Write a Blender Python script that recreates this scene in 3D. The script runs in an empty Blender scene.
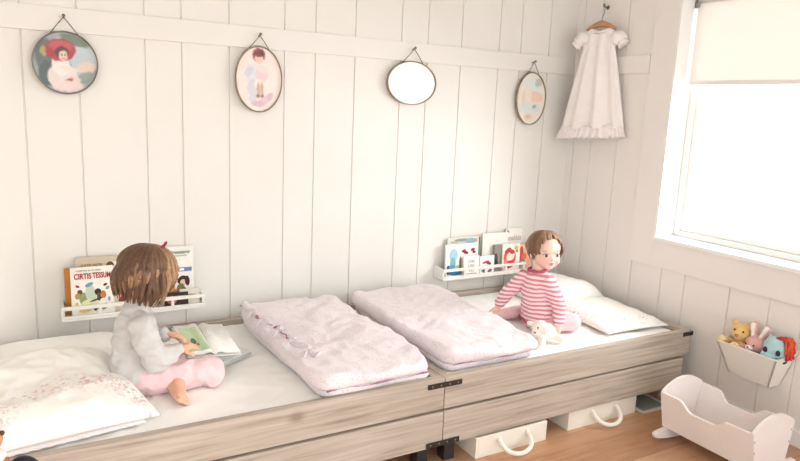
import bpy, bmesh, math, random
from mathutils import Vector, Matrix, Euler, noise
PI = math.pi
random.seed(7)
scn = bpy.context.scene
COL = scn.collection
V = Vector

# ------------------------------------------------------------------ materials
def lin(c):
    return c / 12.92 if c <= 0.04045 else ((c + 0.055) / 1.055) ** 2.4
def rgb(r, g, b):
    return (lin(r / 255), lin(g / 255), lin(b / 255), 1.0)
class NT:
    def __init__(s, name):
        s.m = bpy.data.materials.new(name); s.m.use_nodes = True
        s.t = s.m.node_tree; s.b = s.t.nodes['Principled BSDF']
    def n(s, typ, **kw):
        nd = s.t.nodes.new(typ)
        for k, v in kw.items(): setattr(nd, k, v)
        return nd
    def l(s, a, b): s.t.links.new(a, b)
    def coord(s, scale=(1, 1, 1), rot=(0, 0, 0), loc=(0, 0, 0)):
        tc = s.n('ShaderNodeTexCoord'); mp = s.n('ShaderNodeMapping')
        s.l(tc.outputs['Object'], mp.inputs['Vector'])
        mp.inputs['Scale'].default_value = scale; mp.inputs['Rotation'].default_value = rot; mp.inputs['Location'].default_value = loc
        return mp.outputs[0]
    def noise(s, vec, sc, det=3, dist=0):
        nd = s.n('ShaderNodeTexNoise'); s.l(vec, nd.inputs['Vector'])
        nd.inputs['Scale'].default_value = sc; nd.inputs['Detail'].default_value = det; nd.inputs['Distortion'].default_value = dist
        return nd.outputs['Fac']
    def ramp(s, fac, stops, interp='LINEAR'):
        r = s.n('ShaderNodeValToRGB'); s.l(fac, r.inputs[0]); r.color_ramp.interpolation = interp
        e = r.color_ramp.elements
        while len(e) < len(stops): e.new(0.5)
        for i, (p, c) in enumerate(stops):
            e[i].position = p; e[i].color = c
        return r.outputs[0]
    def mix(s, fac, a, b, mode='MIX'):
        m = s.n('ShaderNodeMix', data_type='RGBA', blend_type=mode)
        for sock, v in ((m.inputs[0], fac), (m.inputs[6], a), (m.inputs[7], b)):
            if hasattr(v, 'is_linked'): s.l(v, sock)
            else: sock.default_value = v
        return m.outputs[2]
    def math(s, op, a, b=0.0, c=0.0):
        m = s.n('ShaderNodeMath', operation=op)
        for i, v in enumerate((a, b, c)):
            if hasattr(v, 'is_linked'): s.l(v, m.inputs[i])
            else: m.inputs[i].default_value = v
        return m.outputs[0]
    def bump(s, h, st=0.3, d=0.002):
        b = s.n('ShaderNodeBump'); s.l(h, b.inputs['Height'])
        b.inputs['Strength'].default_value = st; b.inputs['Distance'].default_value = d
        s.l(b.outputs[0], s.b.inputs['Normal'])
    def base(s, c):
        if hasattr(c, 'is_linked'): s.l(c, s.b.inputs['Base Color'])
        else: s.b.inputs['Base Color'].default_value = c

def mat(name, col, rough=0.6, var=0.06, sc=8, bump=0.0, bsc=60, metal=0.0, spec=0.3, sheen=0.0, sss=0.0, stretch=(1, 1, 1)):
    k = NT(name); v = k.coord(stretch)
    f = k.noise(v, sc)
    a = tuple(max(0, c * (1 - var)) for c in col[:3]) + (1,); b = tuple(min(1, c * (1 + var)) for c in col[:3]) + (1,)
    k.base(k.ramp(f, [(0.3, a), (0.7, b)]))
    k.b.inputs['Roughness'].default_value = rough; k.b.inputs['Metallic'].default_value = metal
    k.b.inputs['Specular IOR Level'].default_value = spec
    if sheen: k.b.inputs['Sheen Weight'].default_value = sheen
    if sss:
        k.b.inputs['Subsurface Weight'].default_value = sss
        k.b.inputs['Subsurface Radius'].default_value = (0.012, 0.005, 0.003)
    if bump: k.bump(k.noise(v, bsc, 4), bump)
    return k.m

M = {}
M['wall'] = mat('painted_boards', rgb(234, 231, 225), 0.55, 0.015, 3, 0.08, 40)
M['wallr'] = mat('painted_boards_side', rgb(239, 234, 229), 0.55, 0.015, 3, 0.08, 40)
M['ceil'] = mat('ceiling_paint', rgb(232, 234, 232), 0.7, 0.01)
M['trim'] = mat('white_gloss_paint', rgb(243, 242, 239), 0.35, 0.01)
M['white'] = mat('white_lacquer', rgb(240, 237, 231), 0.4, 0.015)
M['cradle'] = mat('cradle_paint', rgb(243, 234, 230), 0.4, 0.02)
M['basket'] = mat('basket_paint', rgb(238, 233, 224), 0.45, 0.015)
M['boxm'] = mat('box_paint', rgb(240, 235, 222), 0.5, 0.02)
M['rope'] = mat('rope', rgb(240, 234, 224), 0.8, 0.05, 40, 0.5, 120)
M['black'] = mat('black_steel', rgb(42, 40, 38), 0.45, 0.15, 30, spec=0.5)
M['blackp'] = mat('black_plastic', rgb(34, 35, 42), 0.35, 0.1)
M['metal'] = mat('aged_metal', rgb(140, 130, 120), 0.4, 0.1, 20, metal=0.8)
M['brass'] = mat('antique_brass', rgb(158, 140, 116), 0.4, 0.15, 40, metal=0.6)
M['grey'] = mat('grey_metal', rgb(150, 150, 150), 0.35, 0.05, metal=0.6)
M['cord'] = mat('cord', rgb(110, 98, 86), 0.8)
M['hanger'] = mat('hanger_wood', rgb(192, 142, 104), 0.45, 0.1, 12, stretch=(1, 8, 8))
M['sheet'] = mat('white_sheet', rgb(252, 251, 247), 0.85, 0.01, 5, 0.25, 25, sheen=0.2)
M['dress'] = mat('white_cotton', rgb(246, 240, 237), 0.9, 0.02, 20, 0.3, 90)
M['lace'] = mat('dress_lace', rgb(243, 236, 234), 0.95, 0.05, 90, 0.8, 160)
M['greyknit'] = mat('grey_jersey', rgb(206, 203, 200), 0.9, 0.03, 30, 0.3, 160)
M['pinktr'] = mat('pink_cotton', rgb(234, 204, 206), 0.9, 0.06, 30, 0.3, 100)
M['tights'] = mat('pink_tights', rgb(244, 202, 206), 0.9, 0.05, 30, 0.2, 100)
M['trimred'] = mat('raspberry_piping', rgb(176, 84, 104), 0.9, 0.1)
M['skin'] = mat('child_skin', rgb(230, 178, 150), 0.5, 0.05, 25, sss=0.1)
M['lip'] = mat('lip', rgb(214, 132, 124), 0.4)
M['cheek'] = mat('rosy_cheek', rgb(238, 176, 164), 0.55)
M['eyew'] = mat('eye_white', rgb(235, 235, 235), 0.2)
M['iris'] = mat('grey_iris', rgb(62, 58, 60), 0.25)
M['lash'] = mat('lashes', rgb(92, 66, 54), 0.6)
M['nail'] = mat('toenail', rgb(240, 205, 195), 0.3)
for i, c in enumerate([(116, 86, 62), (136, 104, 76), (170, 134, 100), (96, 69, 50)]):
    M['hg%d' % i] = mat('brown_hair_%s' % 'abcd'[i], rgb(*c), 0.5, 0.16, 70, spec=0.4)
for i, c in enumerate([(136, 102, 78), (148, 114, 88), (162, 128, 100), (120, 88, 68)]):
    M['ht%d' % i] = mat('fair_hair_%s' % 'abcd'[i], rgb(*c), 0.5, 0.16, 70, spec=0.4)
_pc = {}
def pm(r, g, b, rough=0.55):
    key = (r, g, b)
    if key not in _pc:
        _pc[key] = mat('paint_%02x%02x%02x' % key, rgb(r, g, b), rough, 0.05, 30)
    return _pc[key]
def washy(name, cols, sc=12):
    k = NT(name); v = k.coord()
    f = k.noise(v, sc, 4, 0.6)
    n = len(cols)
    k.base(k.ramp(f, [(0.3 + 0.4 * i / (n - 1), rgb(*c)) for i, c in enumerate(cols)]))
    k.b.inputs['Roughness'].default_value = 0.5
    return k.m

def wood(name, base, dark, lightc, sc=1.0, axis='x', knots=True):
    k = NT(name)
    oi = k.n('ShaderNodeObjectInfo')
    tc = k.n('ShaderNodeTexCoord')
    add = k.n('ShaderNodeVectorMath', operation='ADD')
    cmb = k.n('ShaderNodeCombineXYZ')
    r = k.math('MULTIPLY', oi.outputs['Random'], 20.0)
    k.l(r, cmb.inputs[0]); k.l(r, cmb.inputs[1]); k.l(r, cmb.inputs[2])
    k.l(tc.outputs['Object'], add.inputs[0]); k.l(cmb.outputs[0], add.inputs[1])
    mp = k.n('ShaderNodeMapping'); k.l(add.outputs[0], mp.inputs['Vector'])
    mp.inputs['Scale'].default_value = (1.0 * sc, 24 * sc, 24 * sc) if axis == 'x' else (24 * sc, 1.0 * sc, 24 * sc)
    f = k.noise(mp.outputs[0], 3.0, 9, 0.35)
    c = k.ramp(f, [(0.25, dark), (0.45, base), (0.7, lightc)])
    f2 = k.noise(add.outputs[0], 2.5, 3)
    c = k.mix(k.ramp(f2, [(0.35, (0, 0, 0, 1)), (0.75, (0.55, 0.55, 0.55, 1))]), c, lightc)
    if knots:
        vo = k.n('ShaderNodeTexVoronoi'); mp2 = k.n('ShaderNodeMapping'); k.l(add.outputs[0], mp2.inputs['Vector'])
        mp2.inputs['Scale'].default_value = (1.0, 1.6, 1.6) if axis == 'x' else (1.6, 1.0, 1.6)
        k.l(mp2.outputs[0], vo.inputs['Vector']); vo.inputs['Scale'].default_value = 3.2
        kn = k.ramp(vo.outputs['Distance'], [(0.04, (0.75, 0.75, 0.75, 1)), (0.12, (0.12, 0.12, 0.12, 1)), (0.17, (0, 0, 0, 1))])
        c = k.mix(kn, c, dark)
    k.base(c); k.b.inputs['Roughness'].default_value = 0.7
    k.b.inputs['Specular IOR Level'].default_value = 0.25
    k.bump(f, 0.25, 0.002)
    return k.m
M['bed'] = wood('weathered_pine', rgb(178, 165, 150), rgb(142, 126, 110), rgb(200, 189, 176))
M['bedy'] = wood('weathered_pine_cross', rgb(178, 165, 150), rgb(142, 126, 110), rgb(200, 189, 176), axis='y')

def floor_mat():
    k = NT('laminate_floor'); v = k.coord()
    br = k.n('ShaderNodeTexBrick'); k.l(v, br.inputs['Vector'])
    br.inputs['Scale'].default_value = 1.0
    br.offset = 0.37
    for n_, val in (('Brick Width', 1.25), ('Row Height', 0.095), ('Mortar Size', 0.0012), ('Mortar Smooth', 0.3)):
        br.inputs[n_].default_value = val
    br.inputs['Color1'].default_value = (0.25, 0.25, 0.25, 1); br.inputs['Color2'].default_value = (0.8, 0.8, 0.8, 1)
    br.inputs['Mortar'].default_value = (0.1, 0.1, 0.1, 1)
    v2 = k.coord((1.2, 14, 1))
    f = k.noise(v2, 3, 6, 0.8)
    g = k.mix(0.5, br.outputs['Color'], f)
    c = k.ramp(g, [(0.2, rgb(158, 112, 80)), (0.5, rgb(190, 143, 108)), (0.8, rgb(208, 166, 132))])
    k.base(c); k.b.inputs['Roughness'].default_value = 0.38
    return k.m
M['floor'] = floor_mat()

def floral(name, base, spots, sc=95, thr=0.34):
    k = NT(name); v = k.coord()
    c = base
    f0 = k.noise(v, 6, 3)
    c = k.ramp(f0, [(0.3, tuple(x * 0.96 for x in base[:3]) + (1,)), (0.7, base)])
    for i, (sp, s2) in enumerate(spots):
        vo = k.n('ShaderNodeTexVoronoi'); mp = k.coord(loc=(i * 3.1, i * 1.7, i * 2.3)); k.l(mp, vo.inputs['Vector'])
        vo.inputs['Scale'].default_value = sc * s2
        msk = k.ramp(vo.outputs['Distance'], [(thr * 0.6, (0.6, 0.6, 0.6, 1)), (thr, (0, 0, 0, 1))])
        nn = k.noise(mp, 14, 2)
        msk2 = k.mix(1.0, msk, k.ramp(nn, [(0.42, (0, 0, 0, 1)), (0.55, (1, 1, 1, 1))]), 'MULTIPLY')
        c = k.mix(msk2, c, sp)
    k.base(c); k.b.inputs['Roughness'].default_value = 0.9; k.b.inputs['Sheen Weight'].default_value = 0.2
    k.bump(k.noise(v, 16, 5, 0.6), 0.8, 0.008)
    return k.m
M['duvet'] = floral('faded_floral_cotton', rgb(242, 233, 235), [(rgb(216, 192, 204), 1.0), (rgb(222, 200, 204), 1.6), (rgb(208, 204, 214), 0.8)])
M['duvet_in'] = mat('mauve_lining', rgb(172, 128, 148), 0.9, 0.2, 50)

def stripes():
    k = NT('striped_jersey')
    tc = k.n('ShaderNodeTexCoord'); sp = k.n('ShaderNodeSeparateXYZ'); k.l(tc.outputs['Object'], sp.inputs[0])
    nz = k.noise(tc.outputs['Object'], 9, 2)
    z = k.math('ADD', sp.outputs[2], k.math('MULTIPLY', nz, 0.02))
    z = k.math('MULTIPLY', z, 2 * PI / 0.0205)
    s_ = k.math('SINE', z)
    c = k.ramp(k.math('MULTIPLY_ADD', s_, 0.5, 0.5), [(0.38, rgb(250, 226, 230)), (0.66, rgb(218, 134, 150))])
    k.base(c); k.b.inputs['Roughness'].default_value = 0.9
    k.bump(k.noise(tc.outputs['Object'], 25, 3), 0.3, 0.003)
    return k.m
M['stripe'] = stripes()

def embroid(name, cx, cy, rad, wid, edge):
    """white pillow cotton with an arc of tiny pink and grey blossoms (object space)"""
    k = NT(name)
    tc = k.n('ShaderNodeTexCoord'); sp = k.n('ShaderNodeSeparateXYZ'); k.l(tc.outputs['Object'], sp.inputs[0])
    dx = k.math('SUBTRACT', sp.outputs[0], cx); dy = k.math('MULTIPLY', k.math('SUBTRACT', sp.outputs[1], cy), 0.8)
    r = k.math('SQRT', k.math('ADD', k.math('MULTIPLY', dx, dx), k.math('MULTIPLY', dy, dy)))
    d = k.math('ABSOLUTE', k.math('SUBTRACT', r, rad))
    band = k.ramp(k.math('DIVIDE', d, wid), [(0.3, (1, 1, 1, 1)), (1.0, (0, 0, 0, 1))])
    c = rgb(247, 244, 237)
    for i, (col, sc, th) in enumerate([(rgb(228, 160, 165), 52, 0.36), (rgb(180, 186, 194), 40, 0.32), (rgb(238, 204, 200), 80, 0.42), (rgb(206, 212, 202), 60, 0.3)]):
        vo = k.n('ShaderNodeTexVoronoi'); mp = k.coord((1, 1, 0.2), loc=(i * 1.3, i * 2.1, 0)); k.l(mp, vo.inputs['Vector']); vo.inputs['Scale'].default_value = sc
        ms = k.ramp(vo.outputs['Distance'], [(th * 0.7, (1, 1, 1, 1)), (th, (0, 0, 0, 1))])
        ms = k.mix(1.0, ms, band, 'MULTIPLY')
        nn = k.ramp(k.noise(mp, 7, 2), [(0.4, (0.1, 0.1, 0.1, 1)), (0.6, (0.85, 0.85, 0.85, 1))])
        c = k.mix(k.mix(1.0, ms, nn, 'MULTIPLY'), c, col)
    k.base(c); k.b.inputs['Roughness'].default_value = 0.85; k.b.inputs['Sheen Weight'].default_value = 0.2
    k.bump(k.noise(tc.outputs['Object'], 14, 4), 0.3, 0.004)
    return k.m

# ------------------------------------------------------------------ object helpers
def wm(o):
    m = o.matrix_basis.copy()
    while o.parent:
        o = o.parent; m = o.matrix_basis @ m
    return m
def mk(name, bm, m, parent=None, smooth=False, loc=None):
    """bm is in world space; links ONE mesh object whose origin is loc (top level) or its parent's"""
    me = bpy.data.meshes.new(name)
    bmesh.ops.recalc_face_normals(bm, faces=bm.faces[:])
    o = bpy.data.objects.new(name, me)
    if parent:
        o.parent = parent
        bmesh.ops.transform(bm, matrix=wm(parent).inverted(), verts=bm.verts[:])
    else:
        if loc is None:
            xs = [v.co for v in bm.verts]
            loc = V(((min(c.x for c in xs) + max(c.x for c in xs)) / 2, (min(c.y for c in xs) + max(c.y for c in xs)) / 2, min(c.z for c in xs)))
        o.location = loc
        bmesh.ops.translate(bm, vec=-V(loc), verts=bm.verts[:])
    bm.to_mesh(me); bm.free()
    if isinstance(m, (list, tuple)):
        for q in m: me.materials.append(q)
    else: me.materials.append(m)
    if smooth:
        for p in me.polygons: p.use_smooth = True
    COL.objects.link(o)
    return o
def tag(o, label=None, cat=None, group=None, kind=None):
    if label: o['label'] = label
    if cat: o['category'] = cat
    if group: o['group'] = group
    if kind: o['kind'] = kind
    return o
def empty(name, loc, label, cat, group=None, rz=0):
    o = bpy.data.objects.new(name, None); COL.objects.link(o)
    o.empty_display_size = 0.05
    o.location = loc; o.rotation_euler = (0, 0, rz)
    return tag(o, label, cat, group)
def copy_tree(o, parent=None):
    c = o.copy(); COL.objects.link(c); c.parent = parent
    for ch in [x for x in COL.objects if x.parent == o]: copy_tree(ch, c)
    return c
def NB(): return bmesh.new()
def box(bm, a, b, bev=0.0, mi=0):
    a, b = V(a), V(b)
    g = bmesh.ops.create_cube(bm, size=1.0)
    vs = g['verts']
    for v in vs:
        v.co = V((a.x + (v.co.x + .5) * (b.x - a.x), a.y + (v.co.y + .5) * (b.y - a.y), a.z + (v.co.z + .5) * (b.z - a.z)))
    fs = list({f for v in vs for f in v.link_faces})
    for f in fs: f.material_index = mi
    if bev:
        es = list({e for v in vs for e in v.link_edges})
        bmesh.ops.bevel(bm, geom=es, offset=bev, segments=2, affect='EDGES', profile=0.6)
    return bm
def tube(bm, pts, r, seg=8, cap=True, mi=0, flat=1.0, up=V((0, 0, 1))):
    pts = [V(p) for p in pts]; n = len(pts); rings = []
    rr = r if isinstance(r, (list, tuple)) else [r] * n
    prev = None
    for i, p in enumerate(pts):
        t = (pts[min(i + 1, n - 1)] - pts[max(i - 1, 0)])
        if t.length < 1e-9: t = V((0, 0, 1))
        t.normalize()
        if prev is None:
            a = up.cross(t)
            if a.length < 1e-3: a = V((1, 0, 0)).cross(t)
        else:
            a = prev - t * prev.dot(t)
            if a.length < 1e-5: a = up.cross(t)
        a.normalize(); b = t.cross(a); prev = a
        rings.append([bm.verts.new(p + a * math.cos(2 * PI * k / seg) * rr[i] + b * math.sin(2 * PI * k / seg) * rr[i] * flat) for k in range(seg)])
    for i in range(n - 1):
        for k in range(seg):
            f = bm.faces.new((rings[i][k], rings[i][(k + 1) % seg], rings[i + 1][(k + 1) % seg], rings[i + 1][k])); f.material_index = mi
    if cap:
        f = bm.faces.new(rings[0][::-1]); f.material_index = mi
        f = bm.faces.new(rings[-1]); f.material_index = mi
    return bm
def ell(bm, c, r, rot=(0, 0, 0), u=16, v=10, mi=0):
    if not isinstance(r, (tuple, list)): r = (r, r, r)
    m = Matrix.Translation(V(c)) @ Euler(rot).to_matrix().to_4x4() @ Matrix.Diagonal((r[0], r[1], r[2], 1))
    g = bmesh.ops.create_uvsphere(bm, u_segments=u, v_segments=v, radius=1.0, matrix=m)
    for f in {f for w in g['verts'] for f in w.link_faces}: f.material_index = mi
    return bm
def capsule(bm, p0, r0, p1, r1, seg=14, mi=0):
    p0, p1 = V(p0), V(p1); ax = p1 - p0; L = ax.length
    if L < 1e-5: return ell(bm, p0, max(r0, r1))
    ax.normalize(); a = ax.orthogonal().normalized(); b = ax.cross(a)
    k = max(-.9, min(.9, (r0 - r1) / L)); t0 = math.asin(k)
    prof = []
    for j in range(1, 6): th = -PI / 2 + (PI / 2 + t0) * j / 5; prof.append((math.sin(th) * r0, math.cos(th) * r0))
    for j in range(0, 5): th = t0 + (PI / 2 - t0) * j / 5; prof.append((L + math.sin(th) * r1, math.cos(th) * r1))
    rings = [[bm.verts.new(p0 + ax * z + (a * math.cos(2 * PI * q / seg) + b * math.sin(2 * PI * q / seg)) * r) for q in range(seg)] for z, r in prof]
    s0 = bm.verts.new(p0 - ax * r0); s1 = bm.verts.new(p1 + ax * r1)
    for q in range(seg):
        n_ = (q + 1) % seg
        bm.faces.new((s0, rings[0][n_], rings[0][q])); bm.faces.new((s1, rings[-1][q], rings[-1][n_]))
        for u, v in zip(rings, rings[1:]): bm.faces.new((u[q], u[n_], v[n_], v[q]))
def chain(bm, seq):
    for (p, r), (q, s) in zip(seq, seq[1:]): capsule(bm, p, r, q, s)
def fuse(bm, voxel, smooth=6, fac=0.5):
    """union of overlapping closed shapes into one continuous skin"""
    me = bpy.data.meshes.new('tmp'); bmesh.ops.recalc_face_normals(bm, faces=bm.faces[:]); bm.to_mesh(me); bm.free()
    o = bpy.data.objects.new('tmp', me); COL.objects.link(o)
    md = o.modifiers.new('r', 'REMESH'); md.mode = 'VOXEL'; md.voxel_size = voxel
    sm = o.modifiers.new('s', 'SMOOTH'); sm.factor = fac; sm.iterations = smooth
    dg = bpy.context.evaluated_depsgraph_get(); dg.update()
    ev = o.evaluated_get(dg); m2 = bpy.data.meshes.new_from_object(ev)
    out = bmesh.new(); out.from_mesh(m2)
    bpy.data.objects.remove(o); bpy.data.meshes.remove(me); bpy.data.meshes.remove(m2)
    return out
def wrinkle(bm, amp, sc, stretch=(1, 1, 1), off=0.0, ridged=True):
    bm.normal_update()
    ds = []
    for v in bm.verts:
        p = V((v.co.x * sc * stretch[0] + off, v.co.y * sc * stretch[1], v.co.z * sc * stretch[2]))
        n = noise.noise(p) + 0.5 * noise.noise(p * 2.1)
        if ridged: n = 0.6 - 1.6 * abs(n)
        ds.append(v.normal * amp * n)
    for v, d in zip(bm.verts, ds): v.co += d
def extrude_poly(bm, pts2, f0, f1, mi=0):
    """pts2 polygon, f0/f1 map 2D -> 3D for the two faces"""
    a = [bm.verts.new(f0(*p)) for p in pts2]; b = [bm.verts.new(f1(*p)) for p in pts2]
    n = len(pts2)
    fs = [bm.faces.new(a), bm.faces.new(b[::-1])]
    for i in range(n): fs.append(bm.faces.new((a[i], b[i], b[(i + 1) % n], a[(i + 1) % n])))
    for f in fs: f.material_index = mi
    return bm

XR = 2.094
# ------------------------------------------------------------------ room
def groove_profile(a0, a1, gs, w=0.0035, d=0.006):
    pts = [(a0, 0)]
    for g in sorted(gs): pts += [(g - w, 0), (g - w * 0.5, d), (g + w * 0.5, d), (g + w, 0)]
    pts += [(a1, 0), (a1, 0.08), (a0, 0.08)]
    return pts
gx = [-.7616, -.5655, -.3135, -.1653, .0384, .2942, .4468, .6538, .9108, 1.0669, 1.2763, 1.5276, 1.6777, 1.885]
xx = -.7616; seq = [.148, .255, .2]; i = 0
while xx > -2.7:
    xx -= seq[i % 3]; gx.append(xx); i += 1
bm = NB()
extrude_poly(bm, groove_profile(-3.0, XR + .0, gx), lambda a, b: V((a, b, 0)), lambda a, b: V((a, b, 2.4)))
tag(mk('wall_back', bm, M['wall'], loc=V((0, 0, 0))), kind='structure')
WY0, WY1, WZ0, WZ1 = -.705, -2.05, .775, 2.08
gy = [-.05 - .0, -.185, -.38, -.571, -.768, -.911, -1.157, -1.354, -1.50, -1.755, -1.955, -2.10, -2.36, -2.56, -2.71]
bm = NB()
def wr(y0, y1, z0, z1, gs):
    extrude_poly(bm, groove_profile(-y0, -y1, [-g for g in gs if y1 + .01 < g < y0 - .01]), lambda a, b: V((XR + b, -a, z0)), lambda a, b: V((XR + b, -a, z1)))
wr(0.08, WY0, 0, 2.4, gy); wr(WY0, WY1, 0, WZ0 - .02, gy); wr(WY0, WY1, WZ1, 2.4, []); wr(WY1, -5.0, 0, 2.4, gy)
tag(mk('wall_right', bm, M['wallr'], loc=V((XR, 0, 0))), kind='structure')
bm = NB(); box(bm, (-2.70, -3.6, 0.0005), (-2.62, -.001, 2.3995)); tag(mk('wall_left_unseen', bm, M['wall']), kind='structure')  # unseen wall, added to cut the light reaching the left of the room
bm = NB(); box(bm, (-3.0, -5, -.05), (XR + .08, .08, 0))
tag(mk('floor', bm, M['floor'], loc=V((0, 0, 0))), kind='structure')
bm = NB(); box(bm, (-3.0, -5, 2.4), (XR + .3, .08, 2.45))
tag(mk('ceiling', bm, M['ceil'], loc=V((0, 0, 2.4))), kind='structure')
bm = NB(); box(bm, (-3.0, -.014, 1.613), (XR - .001, -.0005, 1.706), .0015)
tag(mk('trim_1', bm, M['wall']), kind='structure')
bm = NB(); box(bm, (XR - .013, -.556, 1.613), (XR - .0005, -.0145, 1.706), .0015)
tag(mk('trim_2', bm, M['wallr']), kind='structure')
bm = NB()   # casing boards round the window
box(bm, (XR - .013, WY0, .6165), (XR - .0005, -.56, 2.3), .001)
box(bm, (XR - .013, -4.9, .6165), (XR - .0005, WY0 - .0005, .755), .001)
box(bm, (XR - .013, WY1 - .145, .7555), (XR - .0005, WY1, 2.3), .001)
box(bm, (XR - .013, WY1 + .0005, WZ1), (XR - .0005, WY0 - .0005, 2.3), .001)
tag(mk('trim_3', bm, M['wallr']), kind='structure')
bm = NB(); box(bm, (XR - .014, -4.9, 0), (XR - .0005, -1.06, .072), .003)
tag(mk('baseboard_right', bm, M['trim']), kind='structure')

# window with its lined recess, frame, pane
win = bpy.data.objects.new('window_1', None); COL.objects.link(win); win.location = (XR + .08, (WY0 + WY1) / 2, WZ0); win['kind'] = 'structure'
D0, D1 = XR - .012, XR + .24
bm = NB()
box(bm, (D0, WY0 - .012, WZ0), (D1, WY0 - .0005, WZ1)); box(bm, (D0, WY1 + .0005, WZ0), (D1, WY1 + .012, WZ1)); box(bm, (D0, WY1 + .013, WZ1 - .012), (D1, WY0 - .013, WZ1 - .0005))
mk('window_reveal', bm, M['trim'], win)
bm = NB(); box(bm, (D0 - .012, WY1 - .01, WZ0 - .0195), (D1, WY0 + .006, WZ0), .003); mk('window_sill', bm, M['trim'], win)
bm = NB()
FX0, FX1 = XR + .125, XR + .17
a, b = WY0 - .0125, WY1 + .0125
for w, x0, x1 in ((.03, FX0, FX1), (.028, FX0 + .014, FX1 - .006)):
    o_ = 0 if w == .03 else .03
    box(bm, (x0, a - o_ - w, WZ0 + .0005 + o_), (x1, a - o_, WZ1 - .0125 - o_), .002)
    box(bm, (x0, b + o_, WZ0 + .0005 + o_), (x1, b + o_ + w, WZ1 - .0125 - o_), .002)
    box(bm, (x0, b + o_ + w, WZ0 + .0005 + o_), (x1, a - o_ - w, WZ0 + o_ + w), .002)
    box(bm, (x0, b + o_ + w, WZ1 - .0125 - o_ - w), (x1, a - o_ - w, WZ1 - .0125 - o_), .002)
mk('window_frame', bm, M['trim'], win)
k = NT('window_glass'); k.b.inputs['Base Color'].default_value = (1, 1, 1, 1); k.b.inputs['Roughness'].default_value = 0.0
tr = k.n('ShaderNodeBsdfTransparent'); gl = k.n('ShaderNodeBsdfGlossy'); gl.inputs['Roughness'].default_value = 0.02
mx = k.n('ShaderNodeMixShader'); mx.inputs[0].default_value = 0.05
k.l(tr.outputs[0], mx.inputs[1]); k.l(gl.outputs[0], mx.inputs[2]); k.l(mx.outputs[0], k.t.nodes['Material Output'].inputs['Surface'])
bm = NB(); box(bm, (FX0 + .024, b + .058, WZ0 + .058), (FX0 + .028, a - .058, WZ1 - .07))
mk('pane', bm, k.m, win)
# roller blind
BX = XR + .09
bl = empty('roller_blind', (BX, (a + b) / 2, 1.55), 'off-white roller blind drawn partway down in the window recess', 'blind')
k = NT('blind_fabric'); k.base(rgb(248, 245, 240)); k.b.inputs['Roughness'].default_value = 0.9
tl = k.n('ShaderNodeBsdfTranslucent'); tl.inputs[0].default_value = rgb(250, 247, 242); mx = k.n('ShaderNodeMixShader'); mx.inputs[0].default_value = 0.22
k.l(k.b.outputs[0], mx.inputs[1]); k.l(tl.outputs[0], mx.inputs[2]); k.l(mx.outputs[0], k.t.nodes['Material Output'].inputs['Surface'])
bm = NB(); box(bm, (BX, b + .02, 1.575), (BX + .0015, a - .012, 1.99)); mk('blind_fabric', bm, k.m, bl)
bm = NB(); box(bm, (BX - .006, b + .02, 1.556), (BX + .008, a - .012, 1.576), .002); mk('bottom_bar', bm, M['white'], bl)
bm = NB(); tube(bm, [(BX + .014, b + .02, 1.965), (BX + .014, a - .012, 1.965)], .02, 16); mk('roller', bm, M['white'], bl, True)
bm = NB(); box(bm, (BX - .012, a - .009, 1.93), (BX + .04, a - .002, 1.99), .002); box(bm, (BX - .012, a - .03, 1.93), (BX - .009, a - .004, 1.955)); mk('bracket', bm, M['grey'], bl)

# ------------------------------------------------------------------ beds
BD = 1.033
def strapbox(bm, x0, x1, z0, z1, y=-BD - .005):
    box(bm, (x0, y, z0), (x1, y + .0045, z1), .001)
    n = 4
    for j in range(n):
        x = x0 + (x1 - x0) * (j + .5) / n
        ell(bm, (x, y, (z0 + z1) / 2), (.004, .002, .004), u=8, v=6, mi=1)
def make_bed(x0, x1, label, seed):
    t = empty('bed_frame', ((x0 + x1) / 2, -BD / 2, 0), label, 'bed', 'twin plank bed frames end to end')
    g = .0015
    T = .034
    bm = NB(); box(bm, (x0 + g, -BD, .245), (x1 - g, -BD + T, .373), .004); mk('upper_front_plank', bm, M['bed'], t)
    bm = NB(); box(bm, (x0 + g, -BD - .004, .094), (x1 - (.045 if x1 > 1 else g), -BD + T - .006, .236), .004); mk('lower_front_plank', bm, M['bed'], t)
    for nm, z0, z1 in (('upper_back_plank', .252, .372), ('lower_back_plank', .094, .236)):
        bm = NB(); box(bm, (x0 + g, -.05, z0), (x1 - g, -.016, z1), .004); mk(nm, bm, M['bed'], t)
    for xa in (x0 + g, x1 - g - T):
        bm = NB(); box(bm, (xa, -BD + T + .0005, .252), (xa + T, -.0505, .370), .004); mk('end_plank', bm, M['bedy'], t)
    for xa in (x0 + T + .004, x1 - T - .004 - .05):
        for ya in (-BD + T + .001, -.1005):
            bm = NB(); box(bm, (xa, ya, .0), (xa + .05, ya + .05, .30), .003); mk('leg', bm, M['black'] if (ya < -.5 and abs(xa - .58) < .1) else M['bedy'], t)
    for j in range(9):
        xa = x0 + .12 + j * (x1 - x0 - .32) / 8
        bm = NB(); box(bm, (xa, -BD + T + .052, .17), (xa + .09, -.102, .19)); mk('slat', bm, M['bedy'], t)
    for ya in (-BD + T + .051, -.125):
        bm = NB(); box(bm, (x0 + T + .06, ya, .14), (x1 - T - .06, ya + .024, .1695)); mk('side_batten', bm, M['bed'], t)
    return t
bedL = make_bed(-.93, .58, 'weathered plank bed frame on the left, under the reading girl', 1)
bedR = make_bed(.58, 2.03, 'weathered plank bed frame on the right, under the toddler in stripes', 2)
bm = NB(); strapbox(bm, .502, .657, .337, .357); tag(mk('joining_plate', bm, [M['black'], M['metal']]), 'black steel plate screwed across the joint of the upper bed planks', 'metal plate', 'black joining plates')
bm = NB(); strapbox(bm, .504, .657, .098, .119, -BD - .009); tag(mk('joining_plate', bm, [M['black'], M['metal']]), 'lower black steel plate screwed across the joint near the floor', 'metal plate', 'black joining plates')
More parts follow.
